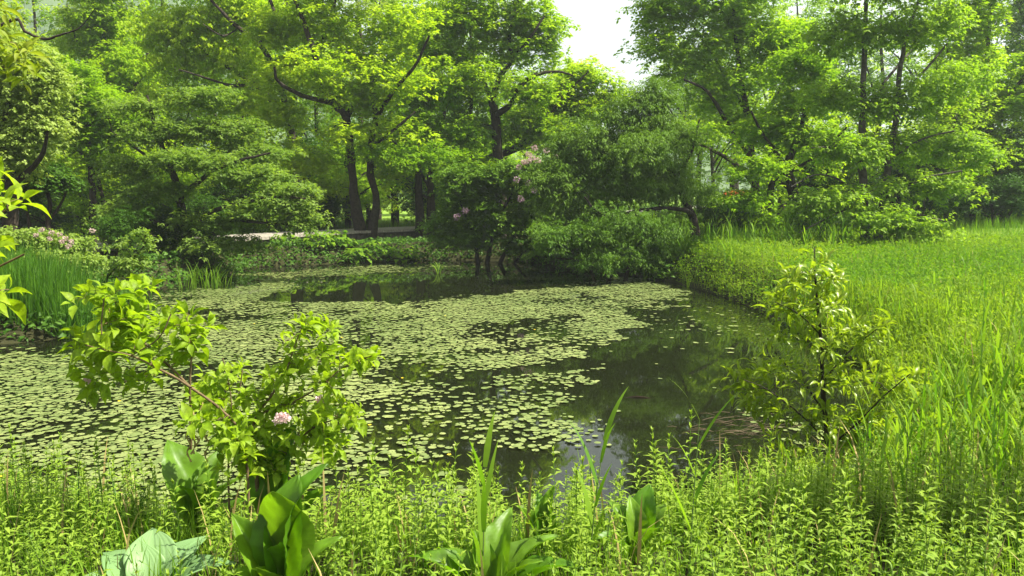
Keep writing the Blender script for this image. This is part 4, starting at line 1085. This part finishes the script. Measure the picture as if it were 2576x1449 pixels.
p = G(1103, 688); clump("sedge_clump", "small lone tuft of arching blades in the open water at the far side", "sedge", p, 12, .5, .06, .02, 'grass', (1.2, 2.2), .3, seed=540, z=0)
for i, (px, py, n, hh, lab) in enumerate([(1618, 702, 5, .6, "lone pale reed sprout in the water in front of the willow bush"), (1730, 722, 6, .5, "reed sprout at the right bank corner of the pond")]):
    p = G(px, py); clump("reed_sprout", lab, "reed", p, n, hh, .05, .022, 'grass', (.0, .8), .35, seed=545 + i, z=0)
FG = [(215, 1390, 6, .52, .08, .012, 'iris', "dark straight blades standing alone at the left below the shrub"), (100, 1380, 7, .42, .12, .011, 'iris', "thin dark blades near the left edge of the near bank"),
      (300, 1330, 26, .38, .14, .012, 'iris', "tuft of arching blades at the foot of the left shrub"), (380, 1300, 22, .36, .14, .012, 'iris', "bluish grass tuft behind the puckered leaf plant"),
      (150, 1290, 30, .30, .25, .009, 'iris', "low tuft of dark grass at the left shore"), (40, 1300, 30, .30, .25, .009, 'iris', "soft dark grass tuft at the very left of the shore"),
      (330, 1420, 10, .30, .08, .012, 'grass', "short bright blades between the herbs at lower left"), (1700, 1340, 16, .34, .12, .010, 'grass', "thin grass tuft at the shore right of centre"),
      (1860, 1330, 12, .36, .12, .010, 'grass', "thin upright grass tuft at the shore left of the sapling"), (1490, 1330, 3, .62, .03, .012, 'grass', "few long blades leaning right over the open water"),
      (2240, 1180, 26, .45, .2, .012, 'grass', "arching grass tuft right behind the sapling"), (1960, 1330, 14, .30, .14, .01, 'grass', "small grass tuft at the foot of the sapling"),
      (1650, 1600, 20, .2, .1, .006, 'grass', "feathery grass tuft at the bottom edge")]
for i, (px, py, n, hh, rd, wd, mt, lab) in enumerate(FG):
    p = G(px, py, .35); clump("grass_tuft", lab, "grass tuft", p, n, hh, rd, wd, mt, (.1, 1.1) if n > 8 else (.0, .35), .14, seed=560 + i)

# ------------------------------------------------------------------ near shrubs with real leaves
def shoot_leaves(mb, tips, dirs, proto, L, pairs=4, spacing=.035, var=.2, droop=.35, opposite=True, base_t=.35):
    D, N, P, Sc, T = [], [], [], [], []
    for t, d in zip(tips, dirs):
        rot = rng.uniform(0, 6.28)
        d = norm(d + np.array([0, 0, .5]))
        x = norm(np.cross(d, [0.3, 0.1, 1.0])); y = np.cross(d, x)
        m = max(2, int(pairs * rng.uniform(.7, 1.3))); tt = rng.random()
        for i in range(m):
            c = t - d * spacing * i
            f = i / m
            angs = (rot, rot + math.pi) if opposite else (rot,)
            for a in angs:
                a += rng.normal() * .2
                o = x * math.cos(a) + y * math.sin(a)
                dd = o + d * (.75 - .55 * f) + rng.normal(size=3) * .15; dd[2] -= droop * f * 1.2
                D.append(dd); N.append(d * .8 + np.array([0, 0, 1.1]) + rng.normal(size=3) * .25); P.append(c); Sc.append(L * (.65 + .5 * min(1, f * 2.2)) * rng.uniform(1 - var, 1 + var))
                T.append(np.clip(base_t + .35 * tt + .35 * (1 - f) * rng.random(), 0, 1))
            rot += math.pi / 2 if opposite else 2.4
    mb.inst(proto[0], proto[1], frames(np.array(D), np.array(N), Sc), np.array(P), np.array(T))

def near_shrub(name, label, cat, d, base_px, base_z, limbs, blobs, n, mat, proto, L, pairs, spacing, seed, opposite=True, dz=.8, bark='twig', rtip=.0016, bz=None, droop=.35, shell=2.0):
    global rng
    rng = np.random.default_rng(seed)
    b = W(base_px[0], base_px[1], d); b[2] = float(gz(b[0], b[1])) - .03
    ls = []
    for i, l in enumerate(limbs):
        q = limb_px(l, d)
        if l[0][1] >= base_px[1] - 3: q[0, 2] = float(gz(q[0, 0], q[0, 1])) - .03
        ls.append(q)
    root = empty(name, b); tag(root, label, cat)
    tips = sample_blobs(blobs_px(blobs, d, dz), n, shell)
    wood, lv = MB(), MB()
    dirs = grow(ls, tips, wood, rmax=.012, rtip=rtip, up=.5)
    shoot_leaves(lv, tips, dirs, proto, L, pairs, spacing, opposite=opposite, droop=droop)
    wood.build("branches", M[bark], root, smooth=True, off=b)
    lv.build("foliage", M[mat], root, smooth=True, off=b)
    return root, b

r, b = near_shrub("weigela_bush", "bright yellow green bush on long bare arching stems in front of the iris bed", "shrub", 3.7, (620, 1330), 0,
    [[(625, 1330, 9), (622, 1180, 8), (605, 1090, 8), (560, 1035, 7), (470, 968, 7, 3.6), (400, 928, 6, 3.55), (330, 895, 5, 3.5), (262, 880, 4, 3.5), (215, 868, 2, 3.5)],
     [(480, 975, 7, 3.6), (430, 925, 6, 3.7), (370, 870, 5, 3.75), (320, 820, 4, 3.75), (290, 760, 3, 3.7)],
     [(262, 880, 4, 3.5), (255, 820, 3, 3.5), (262, 750, 2, 3.5)],
     [(480, 1130, 8, 3.75), (478, 960, 6, 3.7), (482, 880, 4, 3.7), (470, 800, 2, 3.7)],
     [(330, 895, 4, 3.5), (400, 850, 3, 3.4), (430, 790, 2, 3.4)]],
    [(240, 745, 75, 26), (290, 790, 85, 30), (350, 810, 75, 30), (300, 850, 85, 32, -.05), (245, 900, 50, 45), (250, 970, 38, 30), (400, 850, 60, 30), (440, 800, 45, 26), (500, 830, 30, 30), (350, 725, 30, 18),
     (430, 910, 50, 22), (330, 960, 45, 25), (470, 880, 40, 26), (200, 860, 30, 30), (590, 1070, 60, 40), (610, 1150, 60, 40), (520, 1040, 50, 30)],
    160, 'weigela', WLEAF, .076, 3, .035, 601)
r, b = near_shrub("weigela_bush", "leafy bush with pale pink flower heads, right of the bare arching stems", "shrub", 3.9, (640, 1330), 0,
    [[(650, 1330, 12), (645, 1160, 10), (635, 1090, 9), (650, 1040, 8), (690, 985, 6), (720, 930, 5), (745, 860, 3), (765, 810, 2)],
     [(650, 1040, 6), (720, 1020, 5), (800, 975, 4, 3.8), (870, 920, 3, 3.8), (935, 895, 2, 3.8)],
     [(645, 1160, 7), (590, 1080, 5), (580, 990, 3), (560, 900, 2)],
     [(700, 1330, 7), (720, 1180, 6), (770, 1090, 5), (850, 1050, 3)],
     [(580, 1330, 6), (575, 1150, 5), (600, 1000, 4), (610, 930, 2)]],
    [(770, 815, 60, 22), (830, 830, 40, 22), (740, 870, 55, 32), (800, 890, 50, 26), (900, 905, 45, 16), (720, 935, 60, 36), (840, 945, 50, 22), (640, 985, 60, 36), (570, 940, 45, 30), (560, 1010, 50, 36),
     (720, 1010, 75, 36), (820, 1020, 60, 30), (660, 1080, 80, 40), (780, 1090, 80, 36), (860, 1060, 40, 22), (560, 1090, 50, 36), (520, 980, 30, 40), (930, 900, 40, 14), (900, 1050, 50, 22), (840, 1120, 60, 26), (690, 1150, 80, 34)],
    280, 'weigela', WLEAF, .064, 3, .033, 602)
flower_heads(r, [W(708, 1048, 3.6), W(808, 1004, 3.75), W(700, 1056, 3.62), W(718, 1052, 3.6), W(220, 957, 3.7)], .021, 'blush', tuple(b), 80)
# dry catkins hanging from the bush
for i, (px, py, l) in enumerate([(482, 1080, .22), (505, 1060, .2), (492, 1110, .16), (520, 1120, .18), (475, 1140, .14)]):
    mb = MB(); p0 = W(px, py, 3.72) - np.array(b); q = np.array([p0 + [math.sin(k * 1.1 + i) * .012, math.cos(k) * .008, -l * k / 9 + .1] for k in range(10)])
    tube(mb, q, [.003 + .0025 * (k % 2) for k in range(10)], 5, t=rng.random())
    mb.build("catkin", M['catkin'], r)

near_shrub("cherry_sapling", "young sapling with straight thin trunk and drooping leaves at the right water edge", "tree", 5.3, (2086, 1245), 0,
    [[(2088, 1245, 14), (2082, 1130, 12), (2072, 1000, 11), (2066, 880, 9), (2058, 780, 7), (2050, 690, 4), (2050, 620, 2)],
     [(2082, 1130, 6), (2150, 1070, 5, 5.2), (2220, 1000, 4, 5.1), (2290, 940, 2, 5)],
     [(2080, 1110, 5), (2010, 1040, 4, 5.2), (1930, 980, 3, 5.1), (1870, 955, 2, 5)],
     [(2075, 1040, 5), (2020, 960, 4, 5.4), (1960, 900, 3, 5.5), (1930, 850, 2, 5.5)],
     [(2070, 960, 5), (2130, 890, 4, 5.3), (2190, 840, 3, 5.3), (2230, 810, 2, 5.3)],
     [(2062, 840, 4), (2010, 790, 3, 5.2), (1950, 760, 2, 5.1)],
     [(2086, 1190, 4), (1990, 1150, 3, 5.1), (1910, 1120, 2, 5)]],
    [(2052, 650, 22, 34), (1990, 700, 50, 22), (2090, 695, 34, 26), (2060, 760, 85, 34), (1975, 760, 50, 22), (1950, 830, 45, 26), (2050, 850, 90, 36), (2130, 840, 60, 34), (2220, 820, 45, 20), (1940, 920, 60, 26),
     (1865, 960, 45, 20), (2030, 950, 90, 36), (2150, 940, 80, 36), (2260, 950, 55, 26), (1920, 1020, 80, 30), (2050, 1050, 110, 36), (2190, 1050, 90, 36), (1980, 1120, 80, 26), (2130, 1130, 100, 26)],
    330, 'cherry', CLEAF, .100, 5, .03, 603, opposite=False, bark='bark', rtip=.002)

near_shrub("dogwood_shrub", "large curled yellow green leaves reaching in from the left edge at mid height", "shrub", 2.35, (-230, 1500), 0,
    [[(-230, 1500, 20), (-220, 1100, 17), (-180, 800, 14), (-110, 640, 10), (-30, 560, 6), (20, 525, 3)],
     [(-180, 800, 9), (-90, 720, 6), (-20, 680, 4), (60, 640, 2)], [(-150, 700, 8), (-120, 560, 5), (-60, 480, 3)], [(-190, 850, 8), (-100, 800, 5), (-40, 760, 3)]],
    [(10, 510, 22, 16), (-20, 610, 16, 20), (-30, 740, 20, 30), (-130, 600, 80, 80), (-160, 760, 70, 70), (-110, 480, 60, 50)],
    42, 'weigela', WLEAF, .085, 3, .02, 604)
near_shrub("bronze_leaved_branch", "young tree with yellow leaves tipped bronze red reaching in at the top left corner", "tree", 4.6, (-260, 1300), 0,
    [[(-260, 1300, 30), (-250, 900, 26), (-230, 500, 20), (-180, 250, 14), (-120, 120, 8), (-40, 90, 5), (40, 110, 2)],
     [(-180, 250, 8), (-80, 190, 5), (0, 160, 3)], [(-120, 120, 6), (-60, 20, 4), (10, 0, 2)]],
    [(50, 130, 55, 16), (0, 160, 50, 20), (-10, 90, 40, 26), (10, 20, 40, 20), (-120, 150, 90, 60), (-100, 40, 80, 60), (20, 195, 20, 12)],
    80, 'bronze', CLEAF, .10, 5, .03, 605, opposite=False)
near_shrub("added_shade_shrub", "unseen leafy bush added beyond the right edge to shade the bottom right corner", "shrub", 3.7, (2990, 1360), 0,  # out of view, added only to cast shade into the corner
    [[(2990, 1360, 20), (3010, 900, 14), (3000, 500, 8)], [(2990, 1360, 14), (3110, 900, 8), (3140, 600, 5)]],
    [(2900, 640, 130, 120), (2890, 840, 120, 110), (2900, 1050, 110, 80), (3060, 780, 120, 130), (2990, 350, 120, 120), (2980, 1000, 80, 60), (3000, 120, 120, 120)],
    650, 'mid', WLEAF, .15, 4, .04, 606)

# ------------------------------------------------------------------ lily pads
def pad_proto(seed):
    r = np.random.default_rng(seed)
    n = 12; a = np.linspace(.22, 6.283 - .22, n)
    rad = 1 + r.normal(size=n) * .04
    V = [(0, 0, 0)] + [(math.cos(x) * q, math.sin(x) * q, .03 * r.random()) for x, q in zip(a, rad)]
    V.append((0, 0, 0.0))
    F = [(0, i, i + 1, i + 2) for i in range(1, n - 1, 2)]
    F.append((0, n - 1, n, n + 1)) if (n % 2 == 0) else None
    return np.array(V), np.array(F)
PADS = [pad_proto(i) for i in range(4)]
def inpoly(X, Y, poly):
    P = np.array([G(a, b)[:2] for a, b in poly]); ins = np.zeros(X.shape, bool)
    for i in range(len(P)):
        a, b = P[i], P[(i + 1) % len(P)]
        ins ^= ((a[1] > Y) != (b[1] > Y)) & (X < (b[0] - a[0]) * (Y - a[1]) / (b[1] - a[1] + 1e-12) + a[0])
    return ins
REG = [  # polygon, density
    ([(-300, 1300), (-300, 940), (0, 925), (120, 905), (230, 890), (330, 840), (380, 760), (430, 728), (600, 720), (700, 700), (760, 712), (700, 740), (720, 755), (900, 765), (1100, 745), (1300, 735), (1400, 725), (1480, 705), (1600, 700), (1700, 730), (1750, 770),
      (1640, 790), (1560, 800), (1530, 850), (1430, 890), (1280, 900), (1180, 900), (1160, 960), (1150, 1020), (1050, 1060), (1200, 1160), (1250, 1300)], .93),
    ([(1150, 950), (1290, 930), (1480, 915), (1500, 960), (1460, 985), (1400, 1010), (1480, 1040), (1380, 1070), (1200, 1060), (1050, 1100), (1020, 1030)], .50),
    ([(1040, 1040), (1500, 1030), (1560, 1060), (1300, 1110), (1250, 1150), (1100, 1150)], .28),
    ([(560, 690), (1120, 662), (1130, 672), (900, 690), (700, 705)], .42),
    ([(1600, 770), (1900, 790), (1950, 830), (1600, 830)], .10),
    ([(1650, 1080), (1760, 1040), (1900, 1040), (2150, 1060), (2180, 1150), (1900, 1170), (1700, 1120)], .24),
    ([(0, 885), (230, 880), (200, 930), (0, 940)], .10),
    ([(1250, 900), (1900, 830), (2000, 1000), (1500, 1180), (1250, 1180)], .012),
]
HOLES = [([(1140, 850), (1330, 800), (1400, 815), (1330, 850), (1180, 880)], .35), ([(1000, 930), (1180, 890), (1200, 950), (1040, 960)], .5), ([(700, 738), (900, 716), (1100, 716), (1200, 745), (900, 766), (740, 756)], .1),
         ([(1500, 760), (1750, 770), (1740, 800), (1560, 800)], .5)]
rng = np.random.default_rng(700)
n = 200000
# jittered grid gives even spacing of floating leaves
cell = .056
gx = np.arange(-14, 5.5, cell); gy = np.arange(4.4, 24, cell)
X, Y = np.meshgrid(gx, gy); X = (X + rng.uniform(-.5, .5, X.shape) * cell * .9).ravel(); Y = (Y + rng.uniform(-.5, .5, Y.shape) * cell * .9).ravel()
inside = pond_sd(X, Y) < -.06
X, Y = X[inside], Y[inside]
jx = X + fbm(X, Y, .9, 1) * .35 + fbm(X, Y, 2.6, 5) * .28; jy = Y + fbm(X, Y, .9, 2) * .6 + fbm(X, Y, 2.6, 6) * .4
dens = np.zeros(len(X))
for poly, dd in REG: dens = np.maximum(dens, dd * inpoly(jx, jy, poly))
for poly, dd in HOLES: dens = np.where(inpoly(jx, jy, poly), dens * dd, dens)
big = fbm(X, Y, 1.2, 3); small = fbm(X, Y, 3.5, 4)
dens = dens * np.clip(.92 + .55 * big + .65 * small, .05, 1.1)
k = rng.random(len(X)) < dens
X, Y = X[k], Y[k]
rp = np.clip(rng.normal(.028, .009, len(X)), .011, .050)
az = rng.uniform(0, 6.283, len(X)); tl = rng.normal(size=(len(X), 2)) * .018
near = np.argsort(np.hypot(X, Y) + 100 * (np.abs(X) > Y * .62) + 100 * (Y < 5.9))[:300]
isn = np.zeros(len(X), bool); isn[near] = True
mb = MB(); wh = rng.integers(0, 4, len(X)); zz = .006 + rng.random(len(X)) * .012
tt = np.clip(.45 + .25 * fbm(X, Y, .8, 8) + rng.normal(size=len(X)) * .22, 0, 1)
for w in range(4):
    s = (wh == w) & ~isn; c, q = np.cos(az[s]), np.sin(az[s]); m = s.sum()
    Mx = np.zeros((m, 3, 3)); Mx[:, 0, 0] = c; Mx[:, 0, 1] = -q; Mx[:, 1, 0] = q; Mx[:, 1, 1] = c; Mx[:, 2, 2] = 1; Mx[:, 2, 0] = tl[s, 0]; Mx[:, 2, 1] = tl[s, 1]
    mb.inst(PADS[w][0], PADS[w][1], Mx * rp[s][:, None, None], np.stack([X[s], Y[s], zz[s]], 1), tt[s])
tag(mb.build("lily_pads", M['pad']), "mass of small pale green lily pads floating across the pond", "lily pads", kind="stuff")
PM = []
for w in range(4):
    for tv in (.25, .5, .8):
        mb = MB(); mb.add(PADS[w][0], PADS[w][1], tv); PM.append(mb.mesh("lily_pad", M['pad']))
for i in near:
    o = bpy.data.objects.new("lily_pad", PM[int(rng.integers(0, 12))]); COL.objects.link(o)
    o.location = (X[i], Y[i], zz[i]); o.rotation_euler = (tl[i, 0], tl[i, 1], az[i]); o.scale = (rp[i],) * 3
    tag(o, "small round pale green lily pad floating near the closest shore", "lily pad", "lily pads nearest the shore")
# small yellow pond flowers
FL = None
for i, (px, py) in enumerate([(690, 925), (720, 1000), (705, 905), (1345, 830), (1012, 952), (75, 1190), (3, 1200), (640, 815), (55, 1262), (560, 700), (1120, 795), (1130, 1145), (300, 1010), (860, 850), (930, 1070)]):
    p = G(px, py, .03)
    if FL is None:
        mb = MB(); a = np.arange(5) * 1.2566
        D = np.stack([np.cos(a), np.sin(a), np.full(5, .5)], 1)
        mb.inst(OVATE[0] * np.array([1.4, 1, 1]), OVATE[1], frames(D, np.tile([0, 0, 1.], (5, 1)), [.022] * 5), np.zeros((5, 3)), np.full(5, .5)); FL = mb.mesh("pond_flower", M['yellow'])
    o = bpy.data.objects.new("pond_flower", FL); COL.objects.link(o); o.location = tuple(p); o.rotation_euler.z = i
    tag(o, "tiny yellow five petalled flower among the floating pads", "flower", "yellow flowers among the lily pads")
# sunken log and dead stalks
mb = MB(); a, b2 = G(1560, 1000), G(1660, 1003)
tube(mb, smooth_path([a + [0, 0, -.02], (a + b2) / 2 + [0, .02, .0], b2 + [0, 0, -.025]], 5), [.008, .014, .016, .017, .017, .018, .017, .016, .015, .012, .006], 8, rough=.1)
o = mb.build("sunken_log", M['log'], smooth=True); tag(o, "dark half sunken stick lying in the open water right of centre", "log")
rng = np.random.default_rng(720)
mb = MB()
for i in range(70):
    p = G(rng.normal(1850, 60), rng.normal(1075, 22), .012)
    an = rng.uniform(-.5, .5) + (math.pi if rng.random() < .5 else 0); l = rng.uniform(.06, .22)
    q = p + np.array([math.cos(an) * l, math.sin(an) * l, rng.uniform(0, .02)])
    tube(mb, [p, (p + q) / 2 + [0, 0, .008], q], [.002, .003, .0015], 4, t=rng.random())
tag(mb.build("dead_stalks", M['debris']), "reddish brown dead plant stalks matted on the water beside the sapling", "debris", kind="stuff")

# ------------------------------------------------------------------ haze
mb = MB()
x0, x1, y0, y1, z0, z1 = -430, 430, -70, 720, -1.6, 190
V = [(x, y, z) for z in (z0, z1) for y in (y0, y1) for x in (x0, x1)]
mb.add(V, [(0, 2, 3, 1), (4, 5, 7, 6), (0, 1, 5, 4), (2, 6, 7, 3), (0, 4, 6, 2), (1, 3, 7, 5)])
hm, nt, out = new_mat("haze")
pv = nt.nodes.new("ShaderNodeVolumePrincipled"); pv.inputs["Color"].default_value = (.85, .93, 1, 1); pv.inputs["Density"].default_value = .0008
pv.inputs["Anisotropy"].default_value = .3
nt.links.new(pv.outputs[0], out.inputs["Volume"])
tag(mb.build("haze", hm), "thin bluish summer haze in the air", "haze", kind="stuff")
